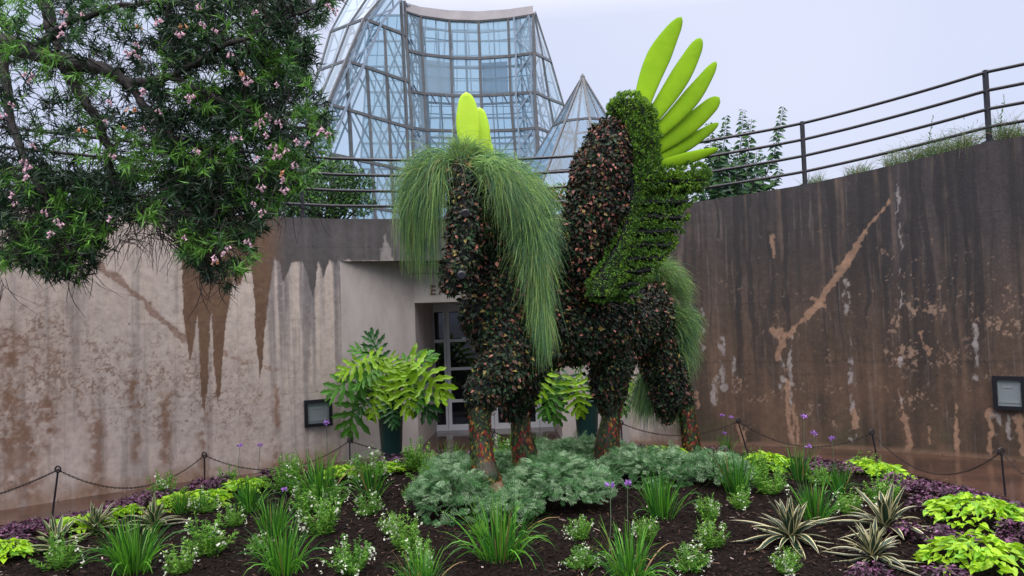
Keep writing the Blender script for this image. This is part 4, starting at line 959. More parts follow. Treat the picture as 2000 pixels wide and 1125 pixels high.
for n, y0, y1 in ((1500, 7.0, 7.7), (2100, 7.7, 8.7)):
    c, q = crown_pts(n, y0, y1); od = tufts(b, c, q, 20, .07, .145, None)
    # twig from each tuft towards the limbs
    a = c-od*.02; j = np.array([np.argmin(((skel-p)**2).sum(1)) for p in a]); tgt = skel[j]; e = a+(tgt-a)*np.minimum(1, .45/np.maximum(np.linalg.norm(tgt-a, axis=1), .01))[:, None]
    m_ = (a+e)/2+rng.normal(0, .04, a.shape); tw.ribbons(np.stack([a, m_, e], 1), np.array([.004, .006, .009]), unit(np.cross(e-a, [0, 1, 0])), 0)
b.build('crown', [M['tA'], M['tB'], M['tC']], tree, to)
# tangle of dead twigs and dangling seed pods
n = 760; x = np.r_[rng.uniform(60, 600, 600), rng.uniform(215, 440, 160)]; y = np.r_[rng.uniform(60, 420, 600), rng.uniform(390, 470, 160)]
k = inpoly(x, y, cpoly) | (y > 400); a = P(x, y, rng.uniform(7.1, 8.2, n))[k]; n = len(a)
d1 = unit(rng.normal(size=(n, 3))*[1, .6, .6]+[0, 0, -.5]); L_ = rng.uniform(.12, .4, n)[:, None]
pts = np.stack([a, a+d1*L_*.5, a+d1*L_*.8+[0, 0, -.05], a+d1*L_+[0, 0, -.14]], 1)+rng.normal(0, .015, (n, 4, 3))
tw.ribbons(pts, np.array([.007, .006, .005, .003]), unit(np.cross(d1, [0, 1, 0])), 0)
n = 74; xx = np.r_[rng.uniform(0, 20, 6), rng.uniform(20, 190, 20), rng.uniform(380, 470, 22), rng.uniform(200, 340, 26)]; yy = np.r_[rng.uniform(540, 560, 6), rng.uniform(500, 550, 20), rng.uniform(500, 560, 22), rng.uniform(410, 450, 26)]
a = P(xx, yy, rng.uniform(7.2, 7.8, n)); L_ = rng.uniform(.15, .42, n); sx_ = rng.normal(0, .25, n)
pts = np.stack([a+np.c_[sx_*t*t, np.zeros(n), -L_*t] for t in (0, .3, .6, 1)], 1)
tw.ribbons(pts, np.array([.005, .008, .008, .003]), np.tile([[1, 0, 0.]], (n, 1)), 0)
tw.build('twigs', M['twig'], tree, to)
# flowers: clusters of trumpet bells
def flower_mesh(nb, m):
    b = MB()
    for i in range(nb):
        a = i*2*np.pi/nb+rng.uniform(0, 1); d = unit(np.array([math.cos(a)*.55, math.sin(a)*.55, -rng.uniform(.5, 1.2)])); s = rng.uniform(.8, 1.2); o_ = rng.normal(0, .018, 3)
        p0 = d*.01+o_; b.tube([p0, p0+d*.018*s, p0+d*.036*s, p0+d*.050*s, p0+d*.056*s], [.003, .007, .010, .015, .021], 0, 6, caps=False)
        b.tube([p0-d*.012, p0+d*.002], [.003, .006], 1, 5)
    o = b.build('flower', [m, M['twig']], tree); return o
fps = [(125, 18), (122, 44), (160, 25), (272, 50), (310, 35), (358, 48), (248, 97), (268, 83), (258, 97), (450, 103), (498, 18), (480, 148), (541, 160), (370, 187), (56, 143), (22, 198), (205, 232), (308, 213), (255, 211), (212, 193), (242, 246), (278, 247), (280, 172), (65, 280), (48, 312), (52, 340), (220, 300), (30, 392), (88, 410), (118, 434), (98, 452), (215, 421), (358, 460), (420, 510), (437, 490), (485, 468), (495, 393), (512, 232), (520, 258), (545, 235), (548, 300), (550, 335), (535, 283), (500, 305), (470, 267), (385, 290), (455, 265), (555, 365), (510, 360), (625, 250), (600, 275), (575, 318), (640, 258), (512, 410), (388, 10), (160, 250), (88, 98), (472, 140), (480, 158), (505, 240), (524, 220), (553, 345), (350, 60), (640, 5), (655, 18), (5, 220), (24, 375), (52, 322), (110, 428), (418, 500), (445, 480), (372, 183), (118, 62), (268, 105), (488, 155), (538, 300), (560, 290), (580, 270), (420, 55), (395, 42)]
prot = [flower_mesh(4, M['pink']), flower_mesh(5, M['pink']), flower_mesh(3, M['pink']), flower_mesh(3, M['pinkB'])]
protp = prot[:]
for i, (px, py) in enumerate(fps):
    k = random.choice([0, 1, 1, 0, 2, 3] if i > 3 else [i]) if i > 3 else i
    o = prot[k] if i < 4 else protp[k].copy()
    if i >= 4: col.objects.link(o); o.parent = tree
    p = P(px, py, random.uniform(6.85, 7.05))-to; o.location = p; o.rotation_euler = (0, 0, random.uniform(0, 6)); s = random.uniform(.5, .85); o.scale = (s, s, s)

# ================================================================== shrubs behind the railing
M['hA'] = leafmat('hedge_leaf_dark', (.022, .065, .022), .4, .5, .15); M['hB'] = leafmat('hedge_leaf_green', (.075, .19, .035), .4, .4, .25); M['hC'] = leafmat('hedge_leaf_bright', (.13, .27, .05), .4, .35, .3); M['hR'] = leafmat('coral_leaf', (.42, .12, .06), .5, .4, .2)
def bush(name, lobes, n, lsz, mats, pm, label, cat, stem=True):
    W = [(P(px, py, Y), rx*Y/FPX, rz*Y/FPX) for px, py, Y, rx, rz in lobes]
    base = np.array([np.mean([w[0][0] for w in W]), np.mean([w[0][1] for w in W]), 4.1])
    root = empty(name, base, label, cat); b = MB(); per = np.array([w[1]*w[2] for w in W]); per = (n*per/per.sum()).astype(int)
    for (c, rx, rz), k in zip(W, per):
        d = rdir(k); r = rng.uniform(.45, 1.0, k)**.6*(.8+.4*fbm(d[:, 0]*3+c[0]*5, d[:, 2]*3, 81, 3)); p = c+d*r[:, None]*[rx, rx*.8, rz]
        nn = unit(d+rng.normal(0, .5, (k, 3))); yd = unit(np.cross(d, rdir(k))+d*.4+[0, 0, .2])
        b.inst(LEAFV, LEAFF, p, yd, nn, rng.uniform(.7, 1.3, k)*lsz, rng.choice(len(mats), k, p=pm), sx=rng.uniform(.4, .7, k)*lsz)
    b.build('foliage', mats, root, base)
    b = MB()
    for c, rx, rz in W:
        for _ in range(4):
            e = c+rng.normal(0, .25, 3)*[rx, rx, rz]; b.tube([base+[rng.uniform(-.2, .2), 0, 0], (base+e)/2+rng.normal(0, .05, 3), e], [.03, .02, .008], 0, 5)
    b.build('stems', M['bark'], root, base); return root
bush('evergreen_bush', [(645, 365, 15, 60, 50), (690, 365, 15.2, 42, 36), (620, 400, 14.8, 60, 40), (590, 350, 15, 45, 42), (700, 400, 15, 38, 24), (650, 330, 15.2, 40, 24), (560, 400, 14.9, 50, 36)], 7500, .085, [M['hA'], M['hB'], M['hC']], [.6, .3, .1], 'dense dark green bush behind the railing left of the horse mane', 'bush')
bush('evergreen_bush', [(480, 395, 14.6, 70, 42), (400, 390, 14.2, 70, 46), (320, 400, 13.8, 60, 40), (440, 350, 14.6, 50, 38)], 5000, .085, [M['hA'], M['hB']], [.75, .25], 'dark bush behind the railing mostly hidden by the flowering tree', 'bush')
bush('mixed_shrub', [(1060, 385, 15, 32, 22), (1095, 385, 15, 28, 26), (1040, 400, 14.8, 25, 16), (1010, 372, 15, 26, 14)], 1700, .08, [M['hB'], M['hC'], M['hR']], [.5, .38, .12], 'small light green shrub with coral tips behind railing beside mane', 'bush')
bush('low_shrub', [(150, 300, 14.5, 50, 22), (230, 330, 14.5, 60, 30), (60, 350, 14, 60, 30)], 1600, .07, [M['hB'], M['hC'], M['hA']], [.5, .2, .3], 'light green shrub behind the railing at far left under the tree', 'bush')
# slender sapling with heart-shaped leaves
SB = P(1440, 392, 14.3); SB[2] = 4.25
sap = empty('leafy_sapling', SB, 'slender sapling with heart-shaped dark leaves rising behind the railing right of wing', 'sapling')
M['sapA'] = leafmat('sapling_leaf_dark', (.03, .085, .045), .35, .4, .25); M['sapB'] = leafmat('sapling_leaf_green', (.07, .17, .05), .35, .4, .3)
st, lf = MB(), MB()
stems = [((1400, 395), (1385, 240)), ((1410, 395), (1418, 226)), ((1430, 395), (1452, 214)), ((1440, 390), (1468, 232)), ((1470, 390), (1530, 207), (1512, 300)), ((1480, 390), (1524, 330)), ((1390, 395), (1360, 330)), ((1420, 395), (1398, 262)),
         ((1450, 395), (1490, 300)), ((1460, 395), (1478, 290)), ((1405, 395), (1372, 290)), ((1440, 395), (1440, 300)), ((1425, 395), (1425, 290)), ((1470, 395), (1512, 370)), ((1395, 395), (1355, 372)), ((1400, 400), (1405, 300)), ((1465, 395), (1455, 310)), ((1445, 398), (1500, 345))]
for s in stems:
    Y = rng.uniform(13.9, 14.7); a = P(*s[0], Y); a[2] -= .2; e = P(*s[1], Y); m_ = P(*s[2], Y) if len(s) > 2 else (a+e)/2+rng.normal(0, .04, 3); n = 26
    t = np.linspace(0, 1, n)[:, None]; Q = a*(1-t)**2+2*m_*t*(1-t)+e*t*t if len(s) == 2 else np.where(t < .5, a+(m_-a)*t*2, m_+(e-m_)*(t*2-1)); Q = Q+rng.normal(0, .006, Q.shape)
    st.tube(Q, np.linspace(.014, .004, n), 0, 5)
    L_ = np.linalg.norm(e-a); k = int(L_/.024); u = np.linspace(.12, 1, k); pi_ = np.stack([np.interp(u, t[:, 0], Q[:, i]) for i in range(3)], 1)
    sd_ = np.where(np.arange(k) % 2, 1, -1); d = np.c_[sd_*rng.uniform(.5, 1, k), rng.normal(0, .5, k), rng.uniform(-.6, .25, k)]; sc2 = np.interp(u, [0, .7, 1], [.18, .15, .07])*rng.uniform(.75, 1.15, k)
    lf.inst(HEARTV, HEARTF, pi_+unit(d)*.03, d, np.c_[rng.normal(0, .6, k), rng.normal(-.6, .5, k), np.ones(k)*.7], sc2, rng.choice([0, 1], k, p=[.6, .4]), sx=sc2*.62)
st.build('stems', M['bark'], sap, SB); lf.build('foliage', [M['sapA'], M['sapB']], sap, SB)
# weeds and grasses along the wall top
M['wA'] = leafmat('weed_green', (.09, .20, .04), .5, .4, .3); M['wB'] = leafmat('weed_straw', (.28, .27, .16), .6, .4, .3)
b = MB(); n = 3400; px = rng.choice([0, 1], n, p=[.2, .8])*rng.uniform(0, 480, n)+1520
hgt = .15+.5*np.clip((px-1700)/250, 0, 1)*fbm(px/22, px*0, 91)+.08*np.exp(-((px-1775)/30)**2)
hgt = hgt*(.12+1.1*sstep(.36, .62, vn(px/30, px*0, 95))*(.4+.9*vn(px/9, px*0, 96))); tt_ = np.linspace(TH[2100], TH[1340], 500); qx, _ = proj(np.c_[arc(tt_, .3), ztop(tt_)]); th = np.interp(px, qx[::-1], tt_[::-1])
q = arc(th, .22)+rng.normal(0, .04, (n, 2)); root = np.c_[q, ztop(th)-.03]
v0 = np.c_[rng.normal(0, .4, n), rng.normal(0, .3, n), np.ones(n)]
strands(b, root, v0, hgt*rng.uniform(.6, 1.8, n), np.full(n, 4.0), .007, S=5, pm=(.55, .0, .0, .45))
k = rng.choice(n, 1100); b.inst(LEAFV, LEAFF, root[k]+np.c_[rng.normal(0, .05, (1100, 2)), rng.uniform(0, 1, 1100)*hgt[k]*.9], rdir(1100)+[0, 0, .4], rdir(1100), rng.uniform(.03, .07, 1100), 0, sx=rng.uniform(.01, .022, 1100))
tag(b.build('wall_top_weeds', [M['wA'], M['wA'], M['wA'], M['wB']]), 'straggly weeds and grasses sprouting along the right wall top', None, None, 'stuff')
for px, tipy, lab in ((1822, 225, 'tall single weed spike leaning by the lowest rail of the right wall'), (1962, 185, 'tall weed spike beside the rightmost railing post')):
    th = th_of_px(px); q = arc(np.array([th]), .25)[0]; r0 = np.array([q[0], q[1], float(ztop(th))-.03]); e = P(px, tipy, q[1]); b = MB()
    n = 22; t = np.linspace(0, 1, n)[:, None]; Q = r0*(1-t)+e*t+rng.normal(0, .008, (n, 3)); b.tube(Q, np.linspace(.008, .003, n), 0, 5)
    k = 46; u = rng.uniform(.1, 1, k); pp = r0*(1-u[:, None])+e*u[:, None]; b.inst(LEAFV, LEAFF, pp, rdir(k)+[0, 0, .3], rdir(k), rng.uniform(.04, .10, k)*(1.2-u), 0, sx=rng.uniform(.015, .03, k))
    tag(b.build('weed_stalk', M['wA'], None, r0), lab, 'weed')

# ================================================================== potted split-leaf plants
M['phA'] = leafmat('split_leaf_bright', (.26, .48, .022), .3, .3, .4, .45); M['phB'] = leafmat('split_leaf_mid', (.08, .25, .03), .38, .3, .4, .35); M['phC'] = leafmat('split_leaf_dark', (.022, .095, .02), .3, .3, .2, .5)
M['rib'] = mat('pale_rib', (.25, .42, .09), .4); M['pot'] = mat('dark_green_glazed_pot', (.010, .040, .036), .25, spec=.6, noise=(5, (.014, .042, .036), .4, .7)); M['pet'] = mat('petiole_green', (.07, .14, .03), .4)
def philo_mesh(m, nl=8):
    b = MB(); yy = np.linspace(.02, .97, nl)
    def surf(x, y): return -.30*y*y-.35*np.abs(x)**1.7+.05*math.sin(9*x+5*y)
    V = []; F = []; n = 13
    for i in range(n):
        y = i/(n-1); w_ = .055*(1-y)+.015; 
        for s in (-1, 0, 1): V.append([s*w_, y, surf(s*w_, y)-(.015 if s == 0 else 0)])
    for i in range(n-1): F += [[i*3, i*3+1, i*3+4, i*3+3], [i*3+1, i*3+2, i*3+5, i*3+4]]
    b.add(V, F, 0)
    for i, y0 in enumerate(yy[:-1]):
        t = i/(nl-1); ln = .46*(math.sin(math.pi*min(1, .28+.72*t)))**.7+.07; an = math.radians(-38+105*t)
        for s in (-1, 1):
            d = np.array([s*math.cos(an), math.sin(an)]); pr = np.array([-d[1], d[0]])*s; c0 = np.array([0, y0]); ln2 = ln*rng.uniform(.88, 1.1)
            ks = [0, .22, .42, .58, .76, 1.0]; ws = [.052, .036, .058, .032, .046, .0]; VV = []
            for k, w_ in zip(ks, ws):
                c = c0+d*ln2*k+pr*.05*k*k
                for q in (-1, 0, 1): 
                    p = c+pr*w_*q*(1.25 if k > .3 else 1)+d*(.04 if q and k in (.45, .78) else 0); VV.append([p[0], p[1], surf(p[0], p[1])+(.02 if q else 0)])
            FF = []
            for k in range(len(ks)-1): FF += [[k*3, k*3+1, k*3+4, k*3+3], [k*3+1, k*3+2, k*3+5, k*3+4]]
            b.add(VV, FF, 0)
    me_o = b.build('leaf', m); return me_o
def potted(px, ytop, ybot, wpx, Y, leaves, label):
    bse = P(px, ybot, Y); z0 = .0; bse[2] = z0; H = P(px, ytop, Y)[2]; R1 = wpx/2*Y/FPX
    root = empty('potted_plant', bse, label, 'potted plant', 'potted split-leaf plants by the entrance')
    b = MB(); n = 12; zz = np.linspace(0, H, n); rr = R1*(.74+.30*(zz/H)**.8); b.tube(np.c_[np.zeros(n)+bse[0], np.zeros(n)+bse[1], zz], rr, 0, 28, caps=True)
    b.tube([(bse[0], bse[1], H-.05), (bse[0], bse[1], H+.0), (bse[0], bse[1], H+.02), (bse[0], bse[1], H+.02), (bse[0], bse[1], H-.04)], [R1*1.04, R1*1.12, R1*1.08, R1*.94, R1*.9], 0, 28)
    b.build('pot', M['pot'], root, bse, smooth=False)
    pt = MB(); c = bse+[0, 0, H]
    for i, (bx, by, tx, ty, dY, m) in enumerate(leaves):
        a = P(bx, by, Y+dY); e = P(tx, ty, Y+dY-.18); L_ = np.linalg.norm(e-a)*1.06
        yd = unit(e-a); vw = unit(CAM-a); nn = unit(vw*.75+np.array([0, 0, .75])+rng.normal(0, .22, 3)); x = unit(np.cross(yd, nn)); z = np.cross(x, yd)
        o = philo_mesh(M[m]); o.parent = root
        o.matrix_local = Matrix(((x[0]*L_, yd[0]*L_, z[0]*L_, a[0]-bse[0]), (x[1]*L_, yd[1]*L_, z[1]*L_, a[1]-bse[1]), (x[2]*L_, yd[2]*L_, z[2]*L_, a[2]-bse[2]), (0, 0, 0, 1)))
        s0 = c+rng.normal(0, .04, 3)*[1, 1, 0]-[0, 0, .05]; m_ = (s0+a)/2+[0, 0, .16]; t = np.linspace(0, 1, 9)[:, None]
        pt.tube(s0*(1-t)**2+2*m_*t*(1-t)+a*t*t, np.linspace(.014, .009, 9), 0, 6)
    pt.build('stalks', M['pet'], root, bse)
potted(765, 792, 886, 48, 12.75, [
    (745, 715, 733, 655, .25, 'phC'), (736, 700, 662, 718, -.05, 'phA'), (752, 708, 700, 672, .2, 'phB'), (722, 728, 636, 755, -.1, 'phB'), (712, 752, 668, 842, 0, 'phB'), (745, 740, 716, 806, -.25, 'phA'), (768, 722, 742, 786, -.3, 'phA'),
    (780, 708, 836, 682, .1, 'phB'), (803, 708, 872, 765, -.15, 'phA'), (800, 738, 848, 806, 0, 'phC'), (782, 730, 808, 800, -.3, 'phA'), (758, 784, 774, 826, -.3, 'phC'), (728, 760, 690, 800, -.1, 'phC'), (795, 745, 822, 790, -.2, 'phB'), (760, 700, 775, 740, -.2, 'phA'), (740, 725, 690, 745, -.2, 'phB')],
    'tall dark green pot of huge split leaves left of the doorway')
potted(1148, 782, 863, 46, 13.2, [
    (1122, 742, 1134, 806, -.2, 'phA'), (1068, 722, 1038, 775, -.1, 'phA'), (1075, 758, 1088, 820, -.1, 'phB'), (1090, 745, 1052, 802, -.05, 'phB'), (1165, 745, 1168, 800, 0, 'phC'), (1202, 712, 1240, 752, 0, 'phA'), (1205, 745, 1228, 800, 0, 'phB'),
    (1135, 720, 1120, 700, .2, 'phB'), (1110, 735, 1092, 780, .05, 'phC'), (1060, 738, 1046, 722, .1, 'phA')],
    'tall dark green pot of split leaves half hidden behind the horse legs')

# ================================================================== chain fence
def chain_post(px, pb, pt_, Yb, label):
    bb = PZ(px[0], pb, .03); Y = bb[1]; t = P(px[1], pt_, Y); root = empty('chain_post', bb, label, 'post', 'thin black posts of the chain fence'); b = MB()
    b.tube([bb-[0, 0, .1], t-[0, 0, .06]], [.013, .012], 0, 8); b.build('stake', M['blacksteel'], root, bb)
    b = MB(); a = np.arange(17)*2*np.pi/16; b.tube(np.c_[t[0]+.034*np.cos(a), np.full(17, t[1]), t[2]-.034+.036*np.sin(a)], .011, 0, 6, caps=False); b.build('eye_ring', M['blacksteel'], root, bb)
    return t-[0, 0, .04]
posts_ = [(((98, 113), 1022, 911), 'thin leaning chain post nearest the left edge of the photo'), (((400, 399), 948, 884), 'thin upright chain post between the purple border and the drip stains'),
          (((683, 683), 908, 856), 'thin chain post just left of the left potted plant'), (((965, 962), 888, 838), 'thin chain post behind the front legs of the horse'), (((1216, 1213), 876, 822), 'thin chain post beside the rear leg of the horse'),
          (((1463, 1442), 884, 818), 'thin leaning chain post right of the horse tail'), (((1717, 1703), 905, 840), 'thin leaning chain post above the middle lime patch on the right'), (((1964, 1955), 965, 876), 'thin leaning chain post below the right wall light')]
tops = []
for (pxs, pb, pt_), lab in posts_: tops.append(chain_post(pxs, pb, pt_, None, lab))
tops = [PZ(-240, 1010, .75)]+tops+[P(2090, 925, 8.4)]
clabs = ['rusty chain running out of the photo at the lower left', 'rusty chain sagging between the two leftmost posts', 'rusty chain sagging across the wall foot below the left wall light', 'rusty chain passing in front of the left pot', 'rusty chain behind the horse legs at the doorway', 'rusty chain sagging behind the horse rear legs and tail', 'rusty chain sagging right of the horse tail below the diagonal crack stain', 'rusty chain sagging low over the wet path at right', 'rusty chain leaving the photo at the right edge']
ring = np.array([[math.cos(a)*.016, math.sin(a)*.009, 0] for a in np.arange(8)*2*np.pi/8])
for (a, c), lab, sag in zip(zip(tops[:-1], tops[1:]), clabs, (.1, .34, .33, .28, .3, .22, .30, .42, .2)):
    n = int(np.linalg.norm(c-a)/.028); t = np.linspace(0, 1, n)[:, None]; Q = a*(1-t)+c*t-np.array([0, 0, 1])*sag*4*t*(1-t); b = MB(); tg = unit(np.gradient(Q, axis=0))
    for i in range(n):
        s = unit(np.cross(tg[i], [0, 0, 1])); u = np.cross(s, tg[i]); 
        if i % 2: s, u = u, s
        L_ = Q[i]+tg[i]*np.array([math.cos(x) for x in np.arange(9)*np.pi/4])[:, None]*.021+s*np.array([math.sin(x) for x in np.arange(9)*np.pi/4])[:, None]*.010
        b.tube(L_, .0042, 0, 4, caps=False)
    o = b.build('chain', M['chain'], None, a); tag(o, lab, 'chain', 'chains strung between the thin posts')

# ================================================================== bed plants
UPZ = np.array([0, 0, 1.])
M['grA'] = leafmat('blade_deep_green', (.035, .15, .02), .36, .4, .3); M['grB'] = leafmat('blade_green', (.11, .33, .025), .38, .35, .3); M['grD'] = leafmat('blade_dry', (.26, .17, .07), .6, .3, .2)
def grass_clump(n, H, spread, bright):
    b = MB(); a = rng.uniform(0, 6.28, n); r = rng.uniform(0, .05, n)*spread*2; root = np.c_[r*np.cos(a), r*np.sin(a), np.zeros(n)-.01]
    ti = np.abs(rng.normal(0, .38, n))*spread+.05; v0 = np.c_[np.cos(a)*ti, np.sin(a)*ti, np.ones(n)]; S = 7
    L_ = H*rng.uniform(.6, 1.15, n); ds = (L_/(S-1))[:, None]; p = root; v = unit(v0); pts = [p]
    dr = rng.uniform(.4, 2.0, n)*ti*4
    for k in range(S-1): p = p+v*ds; v = unit(v+(-UPZ)*(dr[:, None]*ds)*(.4+k*.35)); pts.append(p)
    pts = np.stack(pts, 1); side = unit(np.cross(v0, UPZ)+rng.normal(0, .6, (n, 3)))
    b.ribbons(pts, np.array([.007, .0095, .011, .0105, .009, .0065, .002])[None]*np.ones((n, 1)), side, rng.choice([0, 1, 2], n, p=[.60-bright, .37+bright, .03])); return b
def proto(name, b, mats, stem_b=None, stem_m=None):
    o = b.build(name, mats); col.objects.unlink(o); return o.data
gm = [proto('blades', grass_clump(n, h, s, br), [M['grA'], M['grB'], M['grD']]) for n, h, s, br in ((130, .42, 1.0, .0), (150, .46, 1.15, .25), (90, .36, .8, -.1), (170, .5, 1.4, .15))]
def place(name, me_parts, p, rz, s, label, cat, group, sz=None):
    """a thing of one mesh is that mesh; with several parts it is an Empty with children"""
    if len(me_parts) == 1:
        o = bpy.data.objects.new(name, me_parts[0][1]); col.objects.link(o)
    else:
        o = bpy.data.objects.new(name, None); col.objects.link(o); o.empty_display_size = .1
        for nm, me in me_parts:
            c = bpy.data.objects.new(nm, me); col.objects.link(c); c.parent = o
    o.location = p; o.rotation_euler = (0, 0, rz); o.scale = (s, s, s*(sz or 1)); return tag(o, label, cat, group)
grass_list = [  # px, base y, top y, variant, label
    (262, 1118, 1002, 1, 'large bright grass clump in the left foreground right of the striped rosettes'), (355, 1003, 958, 2, 'small dark grass tuft inside the long left lime patch'), (488, 1000, 932, 0, 'dark grass clump just behind the tall left-centre pair'),
    (532, 1048, 972, 0, 'dark grass clump behind the bright foreground clump left of centre'), (556, 1122, 1022, 1, 'bright grass clump at the bottom edge left of centre'), (626, 975, 880, 3, 'upright grass clump standing against the wall foot under the left wall light'),
    (726, 972, 905, 2, 'small dark grass clump among white flowers below the left pot'), (880, 922, 862, 3, 'wide dark grass clump left of the front leg by the doorway'), (975, 1092, 968, 3, 'broad grass clump in front of the front hoof'),
    (826, 1150, 1066, 3, 'grass clump cut by the bottom edge left of the front hoof'), (1232, 1135, 1024, 3, 'large loose grass clump at the bottom edge right of centre'), (1292, 1012, 922, 0, 'upright dark grass clump before the right silver foliage'),
    (1438, 968, 882, 2, 'narrow dark grass clump at the right end of the silver foliage'), (1562, 938, 872, 2, 'dark grass clump behind the left striped agave near the purple border'), (1640, 965, 905, 2, 'dark grass clump between the two agaves and the lime patch'),
    (1592, 1020, 938, 0, 'grass clump directly behind the big striped agave'), (1418, 884, 846, 2, 'small grass tuft by the leaning chain post right of the tail'), (1052, 880, 845, 2, 'tiny grass tuft behind the second front leg')]
for px, yb_, yt_, v, lab in grass_list:
    p = G(px, yb_); H = (yb_-yt_)*p[1]/FPX; base_h = (.42, .46, .36, .5)[v]
    place('grass_clump', [('blades', gm[v])], p, rng.uniform(0, 6.28), H/base_h*1.02, lab, 'grass clump', 'strappy green grass clumps in the bed')
# white flowered angelonia
M['anA'] = leafmat('small_leaf_green', (.09, .27, .03), .45, .4, .35); M['anB'] = leafmat('small_leaf_light', (.24, .46, .06), .45, .35, .3); M['whi'] = leafmat('white_floret', (.78, .82, .66), .5, .15, .25)
def angel(nst, H, W_, white, light):
    b = MB(); fl = MB(); a = rng.uniform(0, 6.28, nst); r = W_*np.sqrt(rng.uniform(0, 1, nst)); r = r*(.7+.6*vn(a*1.3, a*0, int(nst))); tip = np.c_[r*np.cos(a), r*np.sin(a), H*(1-.40*(r/W_)**2)*rng.uniform(.55, 1.3, nst)]; root = tip*[.35, .35, 0]
    t = np.linspace(0, 1, 5)[None, :, None]; Q = root[:, None]*(1-t)+tip[:, None]*t; b.ribbons(Q, np.full(5, .004), np.tile([[1, 0, 0.]], (nst, 1)), 0)
    k = 34; u = rng.uniform(.08, 1, (nst, k)); pp = (root[:, None]*(1-u[..., None])+tip[:, None]*u[..., None]).reshape(-1, 3); n = len(pp); u = u.ravel()
    d = rdir(n)*[1, 1, .5]+[0, 0, .45]; b.inst(LEAFV, LEAFF, pp, d, rdir(n)*.5+UPZ, rng.uniform(.022, .045, n)*(1.15-.5*u), rng.choice([0, 1], n, p=[1-light, light]), sx=rng.uniform(.009, .015, n))
    kk = 9; w_ = rng.uniform(size=nst) < white*.75; tip2 = tip[w_]; n = len(tip2)*kk
    if n:
        pp = np.repeat(tip2, kk, 0)*[1, 1, 1]-np.c_[rng.normal(0, .010, (n, 2)), rng.uniform(-.005, .10, n)*H/.22]; q = rng.uniform(.0045, .0075, n)
        fl.inst([[-1, -1, 0], [1, -1, .2], [1.1, 1, 0], [-1, 1, .2]], [[0, 1, 2, 3]], pp, rdir(n), rdir(n)+UPZ*.5, q, 0)
    return b, fl
an = []
for nst, H, W_, wh, li in ((40, .24, .15, .42, .5), (30, .22, .14, .25, .6), (48, .22, .17, .58, .35), (38, .20, .17, .08, .6)):
    b, fl = angel(nst, H, W_, wh, li); an.append([('foliage', proto('foliage', b, [M['anA'], M['anB']])), ('blossoms', proto('blossoms', fl, [M['whi']]))])
ang = [  # px, base y, width px, variant, label
    (408, 1092, 92, 1, 'loose sparsely flowered clump alone between two bright grass clumps at left'), (118, 1118, 80, 1, 'white flowered clump below the front left striped rosette'), (352, 1128, 70, 1, 'small leafy clump cut by the bottom edge at left'),
    (455, 1036, 50, 1, 'small white flowered clump left of the dark grass pair'), (396, 1008, 66, 2, 'white flecked clump in front of the long left lime patch'), (322, 985, 60, 1, 'leafy clump between left purple foliage and lime patch'),
    (508, 1082, 52, 2, 'very white clump touching the bright grass clump left of centre'), (560, 968, 74, 1, 'white flowered clump beside purple allium heads at left'), (655, 990, 56, 2, 'white flowered clump right of the upright grass under the wall light'),
    (632, 1050, 88, 0, 'broad white flowered clump left of centre in the middle row'), (600, 1010, 60, 1, 'thin white flowered clump between two grass clumps near the left middle'), (718, 948, 84, 2, 'pale flecked clump behind the small dark grass below the left pot'),
    (720, 1012, 66, 2, 'round white flowered clump in front of the small dark grass clump'), (815, 925, 92, 3, 'bright green clump with few flowers right of the left pot'), (838, 955, 70, 1, 'white flowered clump between bright clump and silver foliage'),
    (802, 985, 44, 3, 'tiny leafy clump touching the left side of the silver foliage'), (765, 1052, 56, 0, 'small white flowered clump left of the silver foliage'), (790, 1078, 74, 1, 'low white flowered clump at the front left corner of the silver foliage'),
    (686, 1126, 86, 2, 'large white flowered clump at the bottom edge left of centre'), (820, 1112, 76, 0, 'white flowered clump behind the grass cut by the bottom edge'), (938, 1052, 40, 3, 'tiny green clump squeezed between silver foliage and broad grass'),
    (1133, 1062, 62, 0, 'white flowered clump in front of the silver foliage, rear of the centre pair'), (1138, 1118, 70, 2, 'white flowered clump at the bottom, front of the centre pair'), (1262, 1062, 66, 0, 'white flowered clump behind the large loose grass clump'),
    (1385, 1024, 66, 0, 'white flowered clump left of the big striped agave in the rear'), (1388, 1078, 80, 0, 'white flowered clump left of the big striped agave in the middle'), (1352, 1122, 84, 2, 'white flowered clump at the bottom edge left of the big agave'),
    (1448, 1002, 50, 1, 'small flowered clump just above the big agave leaf tips'), (1500, 972, 84, 3, 'leafy green clump behind the big agave left half'), (1478, 935, 72, 3, 'green clump before the lime patch at the right of the silver foliage'),
    (1660, 1012, 64, 1, 'leafy clump between the two agaves with white flecks'), (1695, 935, 64, 3, 'green clump at the left side of the middle lime patch'), (1728, 995, 86, 3, 'leafy green clump behind the rear right agave'), (1538, 1130, 62, 0, 'small white flowered clump in front of the big striped agave'),
    (565, 940, 66, 3, 'green clump against the wall path left of the upright grass'), (990, 905, 64, 1, 'white flecked lime clump between the two front legs'), (1600, 955, 60, 3, 'green leafy clump between two dark grasses near the purple border'), (445, 958, 60, 3, 'green clump on the back edge of the long left lime patch')]
for px, yb_, w_, v, lab in ang:
    p = G(px, yb_-8); s = (w_*p[1]/FPX)/(2*(.15, .13, .17, .16)[v])
    place('white_flower_clump', an[v], p-[0, 0, .01], rng.uniform(0, 6.28), s*rng.uniform(.92, 1.12), lab, 'flower clump', 'white flowering green clumps in the bed')
